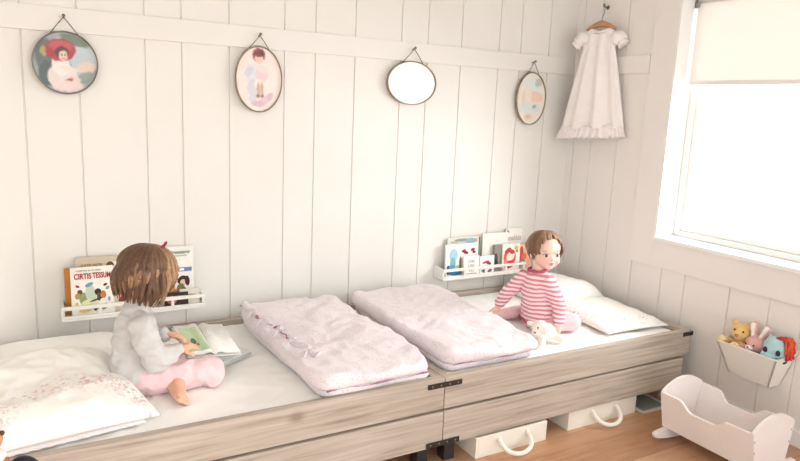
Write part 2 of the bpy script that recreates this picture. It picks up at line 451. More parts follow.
bm = NB(); box(bm, (1.965, -BD - .005, .346), (2.031, -BD - .0005, .366), .001); box(bm, (2.0305, -BD - .005, .346), (2.0345, -BD + .05, .366), .001); mk('corner_bracket', bm, M['black'], bedR)

def mattress(x0, x1, off):
    bm = NB(); nx, ny = 120, 76
    y0, y1 = -BD + .036, -.052; z0 = .19
    r = .03
    g = []
    for j in range(ny + 1):
        row = []
        for i_ in range(nx + 1):
            u = i_ / nx; w = j / ny
            x = x0 + (x1 - x0) * u; y = y0 + (y1 - y0) * w
            ex = min(x - x0, x1 - x); ey = min(y - y0, y1 - y)
            e = min(ex, ey)
            z = .352 - (r - math.sqrt(max(0, r * r - (r - e) ** 2)) if e < r else 0) * .8
            p = V((x * 3.2 + off, y * 3.2, 0))
            n = noise.noise(p) * .008 + (0.4 - abs(noise.noise(V((x * 5 + off, y * 10 - x * 3, 2))))) * .011 + (0.4 - abs(noise.noise(V((x * 13 + y * 5 + off, y * 11 - x * 4, 5))))) * .007
            z += n * min(1, e / .05)
            row.append(bm.verts.new((x, y, z)))
        g.append(row)
    for j in range(ny):
        for i_ in range(nx): bm.faces.new((g[j][i_], g[j][i_ + 1], g[j + 1][i_ + 1], g[j + 1][i_]))
    rim = g[0] + [g[j][nx] for j in range(1, ny + 1)] + g[ny][:-1][::-1] + [g[j][0] for j in range(ny - 1, 0, -1)]
    low = [bm.verts.new((v.co.x, v.co.y, z0)) for v in rim]
    n = len(rim)
    for i_ in range(n): bm.faces.new((rim[i_], low[i_], low[(i_ + 1) % n], rim[(i_ + 1) % n]))
    bm.faces.new(low)
    return bm
tag(mk('mattress', mattress(-.89, .543, 3.1), M['sheet'], smooth=True), 'mattress in a white sheet that the girl with the book sits on', 'mattress', 'sheeted mattresses')
tag(mk('mattress', mattress(.619, 1.992, 9.4), M['sheet'], smooth=True), 'mattress in a white sheet that the toddler in stripes sits on', 'mattress', 'sheeted mattresses')

# ------------------------------------------------------------------ pillows and duvets
def cushion(cx, cy, sx, sy, h, z0, ang, off, wr=.01, nx=90, ny=90, ex=.55, droop=None, bumpf=None):
    bm = NB(); ca, sa = math.cos(ang), math.sin(ang)
    top, bot = [], []
    for j in range(ny + 1):
        rt, rb = [], []
        for i_ in range(nx + 1):
            u = -1 + 2 * i_ / nx; w = -1 + 2 * j / ny
            pinch = 1 - .07 * (1 - u * u) * abs(w) ** 3 if True else 1
            pu = u * (1 - .05 * (1 - w * w)) ; pw = w * (1 - .05 * (1 - u * u))
            lx, ly = pu * sx / 2, pw * sy / 2
            prof = max(0, (1 - u ** 4) * (1 - w ** 4)) ** ex
            x = cx + lx * ca - ly * sa; y = cy + lx * sa + ly * ca
            nz = (0.45 - abs(noise.noise(V((x * 7 + off, y * 7, off))))) * wr + (0.4 - abs(noise.noise(V((x * 16 + y * 7 + off, y * 14 - x * 6, off + 4))))) * wr * .5 + noise.noise(V((x * 3, y * 3, off + 8))) * wr * 1.2
            zt = z0 + h * prof * .93 + nz * min(1, prof * 2) + .006
            if bumpf: zt += bumpf(lx, ly) * prof
            zb = z0 - .0 + (1 - prof) * .004
            if droop: 
                d = droop(lx, ly); zt += d; zb += d
            rt.append(bm.verts.new((x, y, zt)))
            if 0 < i_ < nx and 0 < j < ny: rb.append(bm.verts.new((x, y, zb)))
            else: rb.append(rt[-1])
        top.append(rt); bot.append(rb)
    for j in range(ny):
        for i_ in range(nx):
            bm.faces.new((top[j][i_], top[j][i_ + 1], top[j + 1][i_ + 1], top[j + 1][i_]))
            q = [bot[j][i_], bot[j + 1][i_], bot[j + 1][i_ + 1], bot[j][i_ + 1]]
            try: bm.faces.new(q)
            except ValueError: pass
    return bm
MT = .353
MTOP = .362
# left bed
bm = cushion(-.70, -.215, .5, .29, .055, MTOP, .05, 11, .008)
tag(mk('pillow', bm, M['sheet'], smooth=True), 'plain white pillow half hidden behind the big embroidered one on the left bed', 'pillow', 'white pillows')
bm = cushion(-.790, -.635, .62, .64, .092, MTOP + .003, .15, 2, .024, bumpf=lambda x, y: .022 * max(0, 1 - abs(y - .10 - .2 * x) * 5) - .016 * max(0, 1 - abs(y + .02 - .2 * x) * 6))
plL = mk('pillow', bm, embroid('embroidered_cotton_left', .12, -.425, .26, .070, 0), smooth=True)
tag(plL, 'big white pillow with arc of embroidered pink blossoms beside the reading girl', 'pillow', 'white pillows')
# lace hem along the open end of the pillow
def hem(pts, amp, h, name, parent):
    bm = NB(); prev = None; n = 120
    for i_ in range(n + 1):
        t = i_ / n * (len(pts) - 1); a_ = int(min(t, len(pts) - 2)); f = t - a_
        p = V(pts[a_]).lerp(V(pts[a_ + 1]), f)
        d = (V(pts[a_ + 1]) - V(pts[a_])).normalized(); s_ = V((-d.y, d.x, 0))
        q = p + s_ * h[0] + V((0, 0, h[1] + amp * math.sin(i_ * 1.1)))
        a1 = bm.verts.new(p); a2 = bm.verts.new(q)
        if prev: bm.faces.new((prev[0], a1, a2, prev[1]))
        prev = (a1, a2)
    o = mk(name, bm, M['lace'], parent, True)
    sd = o.modifiers.new('s', 'SOLIDIFY'); sd.thickness = .002
    return o
hem([(-1.04, -.972, .372), (-.85, -.950, .371), (-.62, -.916, .371), (-.49, -.896, .371)], .0015, (-.030, -.004), 'ruffled_hem', plL)
# right bed
bm = cushion(1.80, -.30, .40, .44, .115, MTOP, .02, 21, .012)
tag(mk('pillow', bm, M['sheet'], smooth=True), 'plain white pillow in the back corner of the right bed', 'pillow', 'white pillows')
bm = cushion(1.79, -.68, .40, .50, .050, MTOP + .004, -.05, 27, .012)
plR = mk('pillow', bm, embroid('embroidered_cotton_right', .02, .05, .20, .035, 0), smooth=True)
tag(plR, 'white pillow with faint embroidered blossoms at the right end behind the toddler', 'pillow', 'white pillows')

def slab(x0, x1, y0, y1, z0, z1, r, off, wr, skew=lambda x, y: (0, 0), zf=lambda x, y: 0, nx=70, ny=120, nz=10, mi=0, bm=None):
    """soft thick folded cloth layer, closed rounded block"""
    bm = bm or NB()
    cx, cy = (x0 + x1) / 2, (y0 + y1) / 2; hx, hy = (x1 - x0) / 2, (y1 - y0) / 2
    h = z1 - z0
    def P(u, w, s, side):
        # s: -1 bottom .. 1 top on the rim profile
        x = cx + hx * u; y = cy + hy * w
        return x, y
    rings = []
    nr = 9
    # concentric rings: rounded-rectangle outline, profile from bottom centre to rim to top centre
    m = 160
    outline = []
    rc = .06
    for q in range(m):
        a_ = 2 * PI * q / m
        c_, s_ = math.cos(a_), math.sin(a_)
        n_ = 14.0
        rr = (abs(c_) ** n_ + abs(s_) ** n_) ** (-1 / n_)
        outline.append((c_ * rr, s_ * rr))
    prof = []
    for i_ in range(1, 16): prof.append((i_ / 16.0 * (1 - r / min(hx, hy)) , 0.0))
    for i_ in range(0, 9):
        th = -PI / 2 + PI * i_ / 8
        prof.append((None, th))
    for i_ in range(22, 0, -1): prof.append((i_ / 23.0 * (1 - r / min(hx, hy)), 1.0))
    for (s, th) in prof:
        ring = []
        for (ou, ow) in outline:
            if s is None:
                gx_ = hx - r + math.cos(th) * r; gy_ = hy - r + math.cos(th) * r
                x = cx + ou * gx_; y = cy + ow * gy_; zz = z0 + h * (math.sin(th) * .5 + .5); top = math.sin(th) * .5 + .5
            else:
                x = cx + ou * s * (hx - r) / (1 - r / min(hx, hy)) ; y = cy + ow * s * (hy - r) / (1 - r / min(hx, hy)); zz = z0 + h * th; top = th
            dx, dy = skew(x, y)
            nzv = ((0.45 - abs(noise.noise(V((x * 5 + off, y * 7, off))))) * wr + (0.4 - abs(noise.noise(V((x * 12 + y * 9 + off, y * 12 - x * 7, off + 4))))) * wr * .55 + noise.noise(V((x * 2.5, y * 2.5, off))) * wr) * top
            sd = noise.noise(V((x * 5, y * 5, zz * 20 + off))) * .013
            ring.append(bm.verts.new((x + dx + ou * sd, y + dy + ow * sd, zz + nzv + zf(x, y) * top)))
        rings.append(ring)
    for a_, b_ in zip(rings, rings[1:]):
        for q in range(m):
            f = bm.faces.new((a_[q], a_[(q + 1) % m], b_[(q + 1) % m], b_[q])); f.material_index = mi
    bm.faces.new(rings[0][::-1]); bm.faces.new(rings[-1])
    return bm
def bow(bm, p, d, L=.045, seed=0):
    """two tied ribbon tails and a small loop"""
    R_ = random.Random(seed); p = V(p); d = V(d).normalized()
    s_ = V((-d.y, d.x, 0))
    for sg in (-1, 1):
        pts = [p, p + d * L * .4 + s_ * sg * .008 + V((0, 0, .004)), p + d * L + s_ * sg * (.02 + R_.random() * .01) + V((0, 0, -.012))]
        tube(bm, pts, .0042, 6, flat=.4)
    for sg in (-1, 1):
        pts = [p + V((0, 0, .003)), p + s_ * sg * .018 + V((0, 0, .008)), p + s_ * sg * .02 - d * .012 + V((0, 0, .006)), p + V((0, 0, .003))]
        tube(bm, pts, .004, 6, flat=.5)
    ell(bm, p + V((0, 0, .004)), .007, u=8, v=6)
dz = MTOP + .002
def make_duvet(x0, x1, y0, y1, label, off, kx, ties):
    t = empty('folded_duvet', ((x0 + x1) / 2, (y0 + y1) / 2, dz), label, 'duvet', 'folded floral duvets')
    sk = lambda x, y: (kx * (y - y0) / (y1 - y0) * -1, 0)
    mk('bottom_fold', slab(x0 + .014, x1 - .006, y0 + .012, y1 - .01, dz - .004, dz + .030, .014, off, .004, sk), M['duvet'], t, True)
    mk('top_fold', slab(x0, x1, y0, y1, dz + .026, dz + .076, .022, off + 3, .017, sk, lambda x, y: .007 * noise.noise(V((x*8, y*8, off))) + .018 * max(0, (y - y0) / (y1 - y0) - .2) + .006 * math.sin(x * 9 + y * 4) + .015 * (.35 - abs(noise.noise(V((x * 4 + y * 2 + off, y * 12 - x * 6, off + 1))))) + .004 * (.35 - abs(noise.noise(V((x * 13 + off, y * 9 + x * 9, off + 6)))))), M['duvet'], t, True)
    if ties:
        n = 60; bm = NB(); b2 = NB()
        prev = None
        for i_ in range(n + 1):
            f = i_ / n; y = y1 - .03 - f * .70; x = x0 + .018 + sk(0, y)[0] + .05 * f + .012 * math.sin(f * 15) * f
            z = dz + .098 + .010 * (1 - f) - .004 * f + .006 * math.sin(f * 38)
            a1 = bm.verts.new((x - .012, y, z - .008)); a2 = bm.verts.new((x + .012, y + .006, z + .007))
            if prev: bm.faces.new((prev[0], a1, a2, prev[1]))
            prev = (a1, a2)
        o = mk('button_band', bm, M['duvet'], t, True); o.modifiers.new('s', 'SOLIDIFY').thickness = .004
        sp_, sr = [], []
        for j in range(60):
            f = j / 59 * .72; y = y1 - .03 - f * .70; x = x0 + .018 + sk(0, y)[0] + .05 * f + .012 * math.sin(f * 15) * f
            sp_.append((x - .004 + .004 * math.sin(f * 60), y, dz + .098 + .003 * math.sin(f * 40))); sr.append(.0025 + .0065 * max(0, math.sin(f * 26 + 1.2)) ** 2)
        tube(b2, sp_, sr, 8, flat=.6)
        mk('open_seam', b2, M['duvet_in'], t, True)
        for q, f in enumerate((.2, .36, .5, .58, .76, .93)):
            y = y1 - .03 - f * .70; x = x0 + .018 + sk(0, y)[0] + .05 * f
            bm = NB(); bow(bm, (x - .004, y, dz + .102), (-1, -.25 + .2 * math.sin(q * 2.1), 0), .05, q); mk('fabric_tie', bm, M['duvet'], t, True)
    # dark piping that shows at the folded front edge
    bm = NB()
    pts = [(x0 + .03 + (x1 - x0 - .06) * f, y0 + .004 + .006 * math.sin(f * 9), dz + .030 + .003 * math.sin(f * 14)) for f in [j / 24 for j in range(25)]]
    tube(bm, pts, [.0008 + .0030 * max(0, math.sin(j * .55 + off)) for j in range(25)], 6); mk('piping', bm, M['duvet_in'], t, True)
    return t
make_duvet(.070, .548, -1.012, -.095, 'folded pink floral duvet with fabric ties down its side', 1.0, .03, True)
make_duvet(.612, 1.105, -.990, -.085, 'folded pink floral duvet without ties, nearer the striped toddler', 6.0, -.0, False)

# ------------------------------------------------------------------ oval pictures
def framed(cx, cz, rx, rz, nail, label, prints, bgmat, frame_m, group, tilt=0, fname='oval_picture', facename='print'):
    t = empty(fname, (cx, -.014, cz), label, 'picture' if facename != 'mirror_glass' else 'mirror', group)
    N = 48; y0 = -.030
    bm = NB()
    rings = []
    for (s, yy) in ((.985, -.0145), (1.0, -.0175), (1.0, y0), (.985, y0 - .003), (.965, y0), (.955, y0 + .004), (.955, -.0145)):
        kx = 1 - (1 - s) * (.115 / rx)
        rings.append([bm.verts.new((cx + rx * s * math.cos(2 * PI * q / N), yy, cz + rz * s * math.sin(2 * PI * q / N))) for q in range(N)])
    for i_ in range(len(rings)):
        a_, b_ = rings[i_], rings[(i_ + 1) % len(rings)]
        for q in range(N): bm.faces.new((a_[q], a_[(q + 1) % N], b_[(q + 1) % N], b_[q]))
    mk('frame', bm, frame_m, t, True)
    bm = NB(); NR, NA = 44, 120; yy = y0 + .006
    if facename == 'print':
        grid = [[bm.verts.new((cx + rx * .957 * r / NR * math.cos(2 * PI * q / NA), yy, cz + rz * .957 * r / NR * math.sin(2 * PI * q / NA))) for q in range(NA)] for r in range(1, NR + 1)]
        cv = bm.verts.new((cx, yy, cz))
        for q in range(NA): bm.faces.new((cv, grid[0][q], grid[0][(q + 1) % NA]))
        for r in range(NR - 1):
            for q in range(NA): bm.faces.new((grid[r][q], grid[r + 1][q], grid[r + 1][(q + 1) % NA], grid[r][(q + 1) % NA]))
        cols = []
        for v in bm.verts:
            X_, Z_ = (v.co.x - cx) / rx, (v.co.z - cz) / rz
            n1 = noise.noise(V((X_ * 2.2, Z_ * 2.2, rx * 90))) * .5 + .5; n2 = noise.noise(V((X_ * 9, Z_ * 9, 3))); n3 = noise.noise(V((X_ * 9, Z_ * 9, 13)))
            c = V(bgmat[0]).lerp(V(bgmat[1]), min(1, n1 * 2)) if n1 < .5 else V(bgmat[1]).lerp(V(bgmat[2]), n1 * 2 - 1)
            Xw, Zw = X_ + .035 * n2, Z_ + .035 * n3
            for (ex, ez, ea, eb, ang, col) in prints:
                dx, dz_ = Xw - ex, Zw - ez
                u_ = (dx * math.cos(ang) + dz_ * math.sin(ang)) / ea; w_ = (-dx * math.sin(ang) + dz_ * math.cos(ang)) / eb
                d = (math.hypot(u_, w_) - 1) * min(ea, eb)
                t_ = max(0, min(1, .5 - d / .07)); t_ = t_ * t_ * (3 - 2 * t_)
                c = c.lerp(V(col), t_ * .92)
            c = c * (1 + .05 * noise.noise(V((X_ * 22, Z_ * 22, 7))))
            cols.append(tuple(lin(max(0, min(255, q)) / 255) for q in c) + (1,))
        o_ = mk(facename, bm, M['painted'], t)
        at_ = o_.data.color_attributes.new('paint', 'FLOAT_COLOR', 'POINT')
        for i_, q in enumerate(cols): at_.data[i_].color = q
        bm = NB()
        extrude_poly(bm, [(cx + rx * .955 * math.cos(2 * PI * q / N), cz + rz * .955 * math.sin(2 * PI * q / N)) for q in range(N)], lambda a, b: V((a, yy + .0006, b)), lambda a, b: V((a, yy + .005, b)))
        mk('backing_board', bm, M['cord'], t)
    else:
        extrude_poly(bm, [(cx + rx * .957 * math.cos(2 * PI * q / N), cz + rz * .957 * math.sin(2 * PI * q / N)) for q in range(N)], lambda a, b: V((a, yy, b)), lambda a, b: V((a, yy + .005, b)))
        mk(facename, bm, bgmat, t)
    # cord and nail
    nx_, nz_ = nail
    bm = NB()
    for sg in (-1, 1):
        ax = cx + sg * rx * .42; az = cz + rz * math.sqrt(1 - .42 ** 2) * 1.0
        tube(bm, [(nx_, -.034, nz_), ((nx_ + ax) / 2, -.031, (nz_ + az) / 2), (ax, -.024, az)], .0018, 6)
    mk('hanging_cord', bm, M['cord'], t)
    bm = NB(); tube(bm, [(nx_, -.0135, nz_ - .001), (nx_, -.042, nz_ + .005)], .0028, 8); tube(bm, [(nx_, -.041, nz_ + .005), (nx_, -.044, nz_ + .006)], .0065, 10); mk('nail', bm, M['metal'], t)
    return t
k = NT('painted_print'); an = k.n('ShaderNodeAttribute'); an.attribute_name = 'paint'; k.l(an.outputs['Color'], k.b.inputs['Base Color']); k.b.inputs['Roughness'].default_value = .45
M['painted'] = k.m
c_ = lambda r, g, b: (r, g, b)
framed(-.612, 1.496, .117, .121, (-.613, 1.668), 'round picture of a child in a red hat, leftmost on the wall', [
    (.1, .55, .5, .35, .3, c_(196, 206, 214)), (.55, .15, .42, .55, 0, c_(190, 202, 208)), (.65, -.1, .3, .18, .1, c_(224, 204, 184)), (-.55, .15, .34, .6, .2, c_(104, 112, 112)), (-.5, -.35, .32, .4, 0, c_(92, 104, 106)), (-.62, .35, .12, .16, 0, c_(184, 160, 110)), (.3, .72, .45, .16, -.3, c_(118, 128, 110)),
    (.62, -.4, .26, .14, .3, c_(140, 160, 150)),
    (-.1, -.45, .46, .42, -.1, c_(236, 224, 218)), (-.15, -.05, .27, .36, .1, c_(240, 230, 224)), (.05, -.72, .5, .2, 0, c_(232, 214, 208)), (.12, -.18, .30, .07, -.15, c_(238, 216, 204)), (.22, -.55, .22, .16, .2, c_(232, 206, 198)), (.1, -.52, .09, .04, .2, c_(150, 84, 76)),
    (-.14, .40, .46, .35, .08, c_(172, 66, 76)), (-.12, .53, .36, .17, 0, c_(196, 96, 100)), (-.1, .32, .20, .20, 0, c_(92, 72, 66)), (-.06, .22, .135, .17, 0, c_(240, 210, 196)), (-.1, .25, .02, .02, 0, c_(80, 60, 56)), (0, .25, .02, .02, 0, c_(80, 60, 56)), (-.05, .12, .04, .015, 0, c_(190, 90, 90))],
    [(112, 122, 122), (160, 170, 170), (198, 204, 198)], M['metal'], 'hanging framed ovals')
framed(.168, 1.478, .1085, .147, (.168, 1.668), 'upright oval picture of two children in pastel clothes', [
    (.1, -.35, .6, .5, 0, c_(240, 228, 220)), (-.3, .1, .28, .34, .2, c_(220, 220, 226)), (-.42, .22, .2, .12, .6, c_(206, 208, 216)), (-.3, -.25, .2, .24, -.2, c_(212, 210, 218)), (-.25, -.55, .2, .14, .4, c_(214, 210, 218)), (-.2, -.72, .14, .07, .2, c_(210, 198, 206)),
    (.1, .15, .26, .26, 0, c_(234, 204, 208)), (.15, .3, .28, .12, -.2, c_(240, 218, 216)), (.0, -.15, .2, .16, 0, c_(240, 232, 224)), (-.03, -.3, .07, .2, 0, c_(200, 166, 146)), (.12, -.3, .07, .2, 0, c_(200, 166, 146)), (-.03, -.5, .07, .05, 0, c_(150, 110, 100)), (.13, -.5, .07, .05, 0, c_(150, 110, 100)),
    (.25, -.62, .3, .12, .3, c_(222, 196, 202)), (.45, -.5, .16, .1, .4, c_(214, 184, 194)), (.0, -.74, .26, .09, 0, c_(214, 182, 192)),
    (-.02, .72, .26, .21, 0, c_(134, 70, 72)), (.0, .62, .18, .17, 0, c_(240, 208, 196)), (.02, .76, .2, .09, .1, c_(120, 60, 62))],
    [(240, 234, 224), (236, 222, 216), (244, 238, 228)], M['brass'], 'hanging framed ovals')
framed(.968, 1.505, .145, .109, (.969, 1.673), 'sideways oval mirror with a blank white face and thin rim', [], mat('milky_mirror', rgb(252, 252, 250), 0.2, 0.0, spec=0.6), M['brass'], 'hanging framed ovals', fname='oval_mirror', facename='mirror_glass')
framed(1.76, 1.462, .107, .148, (1.757, 1.662), 'upright oval picture of hazy pastel blurs beside the corner', [
    (.1, .5, .6, .3, 0, c_(222, 230, 226)), (.45, .62, .25, .16, .3, c_(188, 196, 184)), (.25, .08, .6, .2, -.1, c_(240, 206, 184)), (-.25, .15, .3, .3, .4, c_(240, 224, 208)), (.3, .12, .3, .1, 0, c_(240, 208, 190)), (.0, -.35, .7, .25, 0, c_(216, 224, 222)), (.25, -.3, .14, .06, .2, c_(160, 172, 160)), (-.1, -.7, .3, .12, 0, c_(232, 206, 188)), (-.15, -.68, .12, .07, 0, c_(218, 192, 172)), (-.5, .0, .14, .3, 0, c_(226, 214, 202))],
    [(214, 222, 220), (238, 228, 218), (228, 226, 216)], M['brass'], 'hanging framed ovals')

# ------------------------------------------------------------------ dress on hanger
hk = NB(); HX, HY, HZ = XR, -.222, 1.975
tube(hk, [(HX - .002, HY, HZ), (HX - .03, HY, HZ), (HX - .036, HY, HZ + .012)], .004, 8); ell(hk, (HX - .003, HY, HZ), (.003, .012, .012)); 
tag(mk('wall_hook', hk, M['metal'], smooth=True), 'small metal hook high on the right wall, holding the hanger', 'hook')
dc = V((XR - .080, -.262, 0)); dd = V((.30, -1, 0)).normalized()   # along the shoulders, toward the viewer's right
dn = V((-dd.y * -1, 0, 0)); dn = V((-1, -.30, 0)).normalized()  # away from the wall
def DP(s, z, o=0.0): return V((dc.x, dc.y, z)) + dd * s + dn * o
hg = empty('clothes_hanger', DP(0, 1.84), 'light wooden hanger with a metal hook, inside the white dress', 'hanger')
bm = NB()
pts = [DP(s * .085, 1.878 - .030 * abs(s) ** 1.4, 0) for s in [-1 + .1 * j for j in range(21)]]
tube(bm, pts, [.006 + .010 * (1 - abs(-1 + .1 * j)) for j in range(21)], 10, flat=1.2); mk('arms', bm, M['hanger'], hg, True)
bm = NB(); top = V((HX - .033, HY, HZ + .006))
cps = [DP(0, 1.88), DP(0, 1.905), DP(.010, 1.935), DP(.012, 1.955)] + [top + V((0, -.010 * math.sin(a_), .002 + .010 * math.cos(a_))) for a_ in (1.2, .4, -.4, -1.2)]
tube(bm, cps, .0022, 8); mk('hook', bm, M['grey'], hg, True)
dr = empty('hanging_dress', DP(0, 1.25), 'long white baby gown with puff sleeves on the wooden hanger', 'dress')
def gown():
    bm = NB(); NR, NC = 60, 96; rings = []
    for i_ in range(NR + 1):
        f = i_ / NR; z = 1.855 - f * .545
        # half width by height
        if f < .08: w = .055 + (.098 - .055) * (f / .08) ** .7
        elif f < .2: w = .098 - .006 * (f - .08) / .12
        else: w = .092 + (.186 - .092) * ((f - .2) / .8) ** .95
        dpt = .020 + .022 * f
        sh = .0 - .006 * f  # drifts toward the corner
        ring = []
        for q in range(NC):
            a_ = 2 * PI * q / NC
            c, s = math.cos(a_), math.sin(a_)
            fold = .019 * f ** .7 * math.sin(9 * a_ + 1.5 + 1.2 * f) + .006 * f * math.sin(17 * a_ + 3) + (.002 * math.sin(30 * a_) if .1 < f < .2 else 0)
            tuck = .0035 if (.80 < f < 1 and int(f * 60) % 3 == 0) else 0
            x_ = c * (w + fold * .3); y_ = s * (dpt + fold + tuck)
            zz = z + (-.018 * (1 - abs(c)) * max(0, s) * (1 if f < .05 else 0))
            zz += .012 * f * c
            ring.append(bm.verts.new(DP(x_ + sh, zz, y_)))
        rings.append(ring)
    for a_, b_ in zip(rings, rings[1:]):
        for q in range(NC): bm.faces.new((a_[q], a_[(q + 1) % NC], b_[(q + 1) % NC], b_[q]))
    return bm
mk('gown_body', gown(), M['dress'], dr, True).modifiers.new('s', 'SOLIDIFY').thickness = .002
for sg in (-1, 1):
    bm = NB()
    ell(bm, DP(sg * .104, 1.800, .002), (.034, .046, .036), (0, 0, math.atan2(dd.y, dd.x) + PI / 2), 24, 16)
    chain_c = DP(sg * .122, 1.768, .002)
    wrinkle(bm, .008, 30, (1, 1, .3))
    tube(bm, [DP(sg * .124, 1.782), DP(sg * .142, 1.762)], [.026, .032], 20)
    mk('puff_sleeve', bm, M['dress'], dr, True)
def ruffle(z0, z1, w0, w1, d0, d1, amp, nf, sh0, sh1):
    bm = NB(); NC = 240; rings = []
    for i_ in range(8):
        f = i_ / 7; z = z0 + (z1 - z0) * f; w = w0 + (w1 - w0) * f; d = d0 + (d1 - d0) * f
        ring = []
        for q in range(NC):
            a_ = 2 * PI * q / NC; c, s = math.cos(a_), math.sin(a_)
            fo = amp * (.25 + f) * math.sin(nf * a_ + math.sin(3 * a_) * 2)
            ring.append(bm.verts.new(DP(c * (w + fo) + sh0 + (sh1 - sh0) * f, z + .012 * c + .004 * math.sin(nf * a_) * f, s * (d + fo))))
        rings.append(ring)
    for a_, b_ in zip(rings, rings[1:]):
        for q in range(NC): bm.faces.new((a_[q], a_[(q + 1) % NC], b_[(q + 1) % NC], b_[q]))
    return bm
mk('hem_ruffle', ruffle(1.325, 1.258, .184, .204, .044, .052, .007, 34, -.006, -.008), M['lace'], dr, True).modifiers.new('s', 'SOLIDIFY').thickness = .002
bm = NB(); tube(bm, [DP(.05 * math.cos(a_), 1.852 - .022 * max(0, math.sin(a_)), .021 * math.sin(a_)) for a_ in [2 * PI * j / 30 for j in range(31)]], .004, 6, cap=False); mk('collar', bm, M['lace'], dr, True)
bm = NB()
for j in range(3):
    z = 1.80 - .02 * j
    ell(bm, DP(0, z, .028), (.004, .003, .004), u=8, v=6)
mk('button_row', bm, M['lace'], dr, True)

# ------------------------------------------------------------------ wall shelves
def make_shelf(x0, x1, label, posts):
    t = empty('picture_ledge', ((x0 + x1) / 2, -.0, .462), label, 'shelf', 'white slatted wall shelves')
    zb, zt = .462, .525; d = .10
    bm = NB(); box(bm, (x0, -d, zb), (x1, -.001, zb + .010), .002); mk('bottom_board', bm, M['white'], t)
    bm = NB(); box(bm, (x0, -d, zt - .016), (x1, -d + .010, zt), .002); mk('top_rail', bm, M['white'], t)
    bm = NB(); box(bm, (x0, -d, zb + .0105), (x1, -d + .010, zb + .022), .002); mk('lower_rail', bm, M['white'], t)
    for xa in (x0, x1 - .012):
        bm = NB(); extrude_poly(bm, [(-.001, zb + .0105), (-d + .0105, zb + .0105), (-d + .0105, zt - .003), (-.06, zt - .002), (-.001, zt + .004)], lambda a, b: V((xa, a, b)), lambda a, b: V((xa + .012, a, b))); mk('side_panel', bm, M['white'], t)
    for xp in posts:
        bm = NB(); box(bm, (xp - .006, -d + .001, zb + .0225), (xp + .006, -d + .009, zt - .0165)); mk('post', bm, M['white'], t)
    return t
make_shelf(-.675, -.10, 'white slatted wall shelf behind the reading girl', (-.53, -.385, -.24))
make_shelf(1.178, 1.755, 'white slatted wall shelf behind the toddler in stripes', (1.32, 1.465, 1.61))
SB = .4725
def text_mesh(bm, s, x, y, z, w, h, mi, sx=1.0, italic=0.0):
    cu = bpy.data.curves.new('t', 'FONT'); cu.body = s; cu.size = 1; cu.extrude = .0; cu.offset = 0.028
    o = bpy.data.objects.new('t', cu); COL.objects.link(o)
    dg = bpy.context.evaluated_depsgraph_get(); dg.update()
    me = bpy.data.meshes.new_from_object(o.evaluated_get(dg))
    bpy.data.objects.remove(o); bpy.data.curves.remove(cu)
    xs = [v.co.x for v in me.vertices]; ys = [v.co.y for v in me.vertices]
    if not xs: return
    a_, b_, c, d = min(xs), max(xs), min(ys), max(ys)
    st = len(bm.verts)
    vs = [bm.verts.new((x + (v.co.x - a_) / (b_ - a_) * w, y, z + (v.co.y - c) / (d - c) * h)) for v in me.vertices]
    for p in me.polygons:
        try:
            f = bm.faces.new([vs[i_] for i_ in p.vertices]); f.material_index = mi
        except ValueError: pass
    bpy.data.meshes.remove(me)
def book(x0, w, h, y, th, lean, label, cover, art=(), texts=(), group='picture books on the shelves', z0=SB, name='picture_book', rz=0.0):
    """upright book, front cover toward the room; art ellipses in 0..1 cover coords; lean tips the top to the wall"""
    t = empty(name, (x0 + w / 2, y, z0), label, 'book', group); t.rotation_euler = (-lean, 0, rz)
    m0 = Matrix.Translation(V((x0 + w / 2, y, z0)))
    R_ = m0 @ t.matrix_basis.to_3x3().to_4x4() @ m0.inverted()
    # build unrotated (world), then rotate so that mk's inverse lands it in local space
    def add(nm, bm, mats, sm=False):
        bmesh.ops.transform(bm, matrix=R_, verts=bm.verts[:]); return mk(nm, bm, mats, t, sm)
    bm = NB(); box(bm, (x0, y - th, z0), (x0 + w, y - th + .0018, z0 + h)); box(bm, (x0, y - .0018, z0), (x0 + w, y, z0 + h)); box(bm, (x0, y - th + .0018, z0), (x0 + .002, y - .0018, z0 + h))
    add('cover', bm, cover)
    bm = NB(); box(bm, (x0 + .0025, y - th + .002, z0 + .002), (x0 + w - .002, y - .002, z0 + h - .002)); add('pages', bm, pm(236, 230, 216))
    if art or texts:
        bm = NB(); mats = []; lay = 0
        yy = y - th
        for (ex, ez, ea, eb, ang, col) in art:
            if col not in mats: mats.append(col)
            lay += 1
            N = 4 if ang == 'r' else 16
            pts = []
            for q in range(N):
                if ang == 'r':
                    px, pz = [(-ea, -eb), (ea, -eb), (ea, eb), (-ea, eb)][q]; aa = 0
                else: px, pz, aa = ea * math.cos(2 * PI * q / N), eb * math.sin(2 * PI * q / N), ang
                X_ = ex + px * math.cos(aa) - pz * math.sin(aa); Z_ = ez + px * math.sin(aa) + pz * math.cos(aa)
                X_ = min(.985, max(.015, X_)); Z_ = min(.985, max(.015, Z_))
                pts.append((x0 + X_ * w, z0 + Z_ * h))
            extrude_poly(bm, pts, lambda a, b: V((a, yy - .0001 - lay * .00012, b)), lambda a, b: V((a, yy + .0001 - lay * .00012, b)), mats.index(col))
        for (s, tx, tz, tw, thh, col) in texts:
            if col not in mats: mats.append(col)
            text_mesh(bm, s, x0 + tx * w, yy - .0006 - lay * .00012, z0 + tz * h, tw * w, thh * h, mats.index(col))
        add('cover_art', bm, mats)
    return t
W_ = pm(246, 242, 232); RED = pm(176, 48, 58); DK = pm(60, 44, 40); GRN = pm(150, 160, 110); YEL = pm(226, 200, 120); BLU = pm(120, 160, 186); BR = pm(110, 72, 50)
book(-.655, .16, .195, -.020, .012, .04, 'orange-brown book at the left end of its shelf, mostly covered', pm(206, 140, 62))
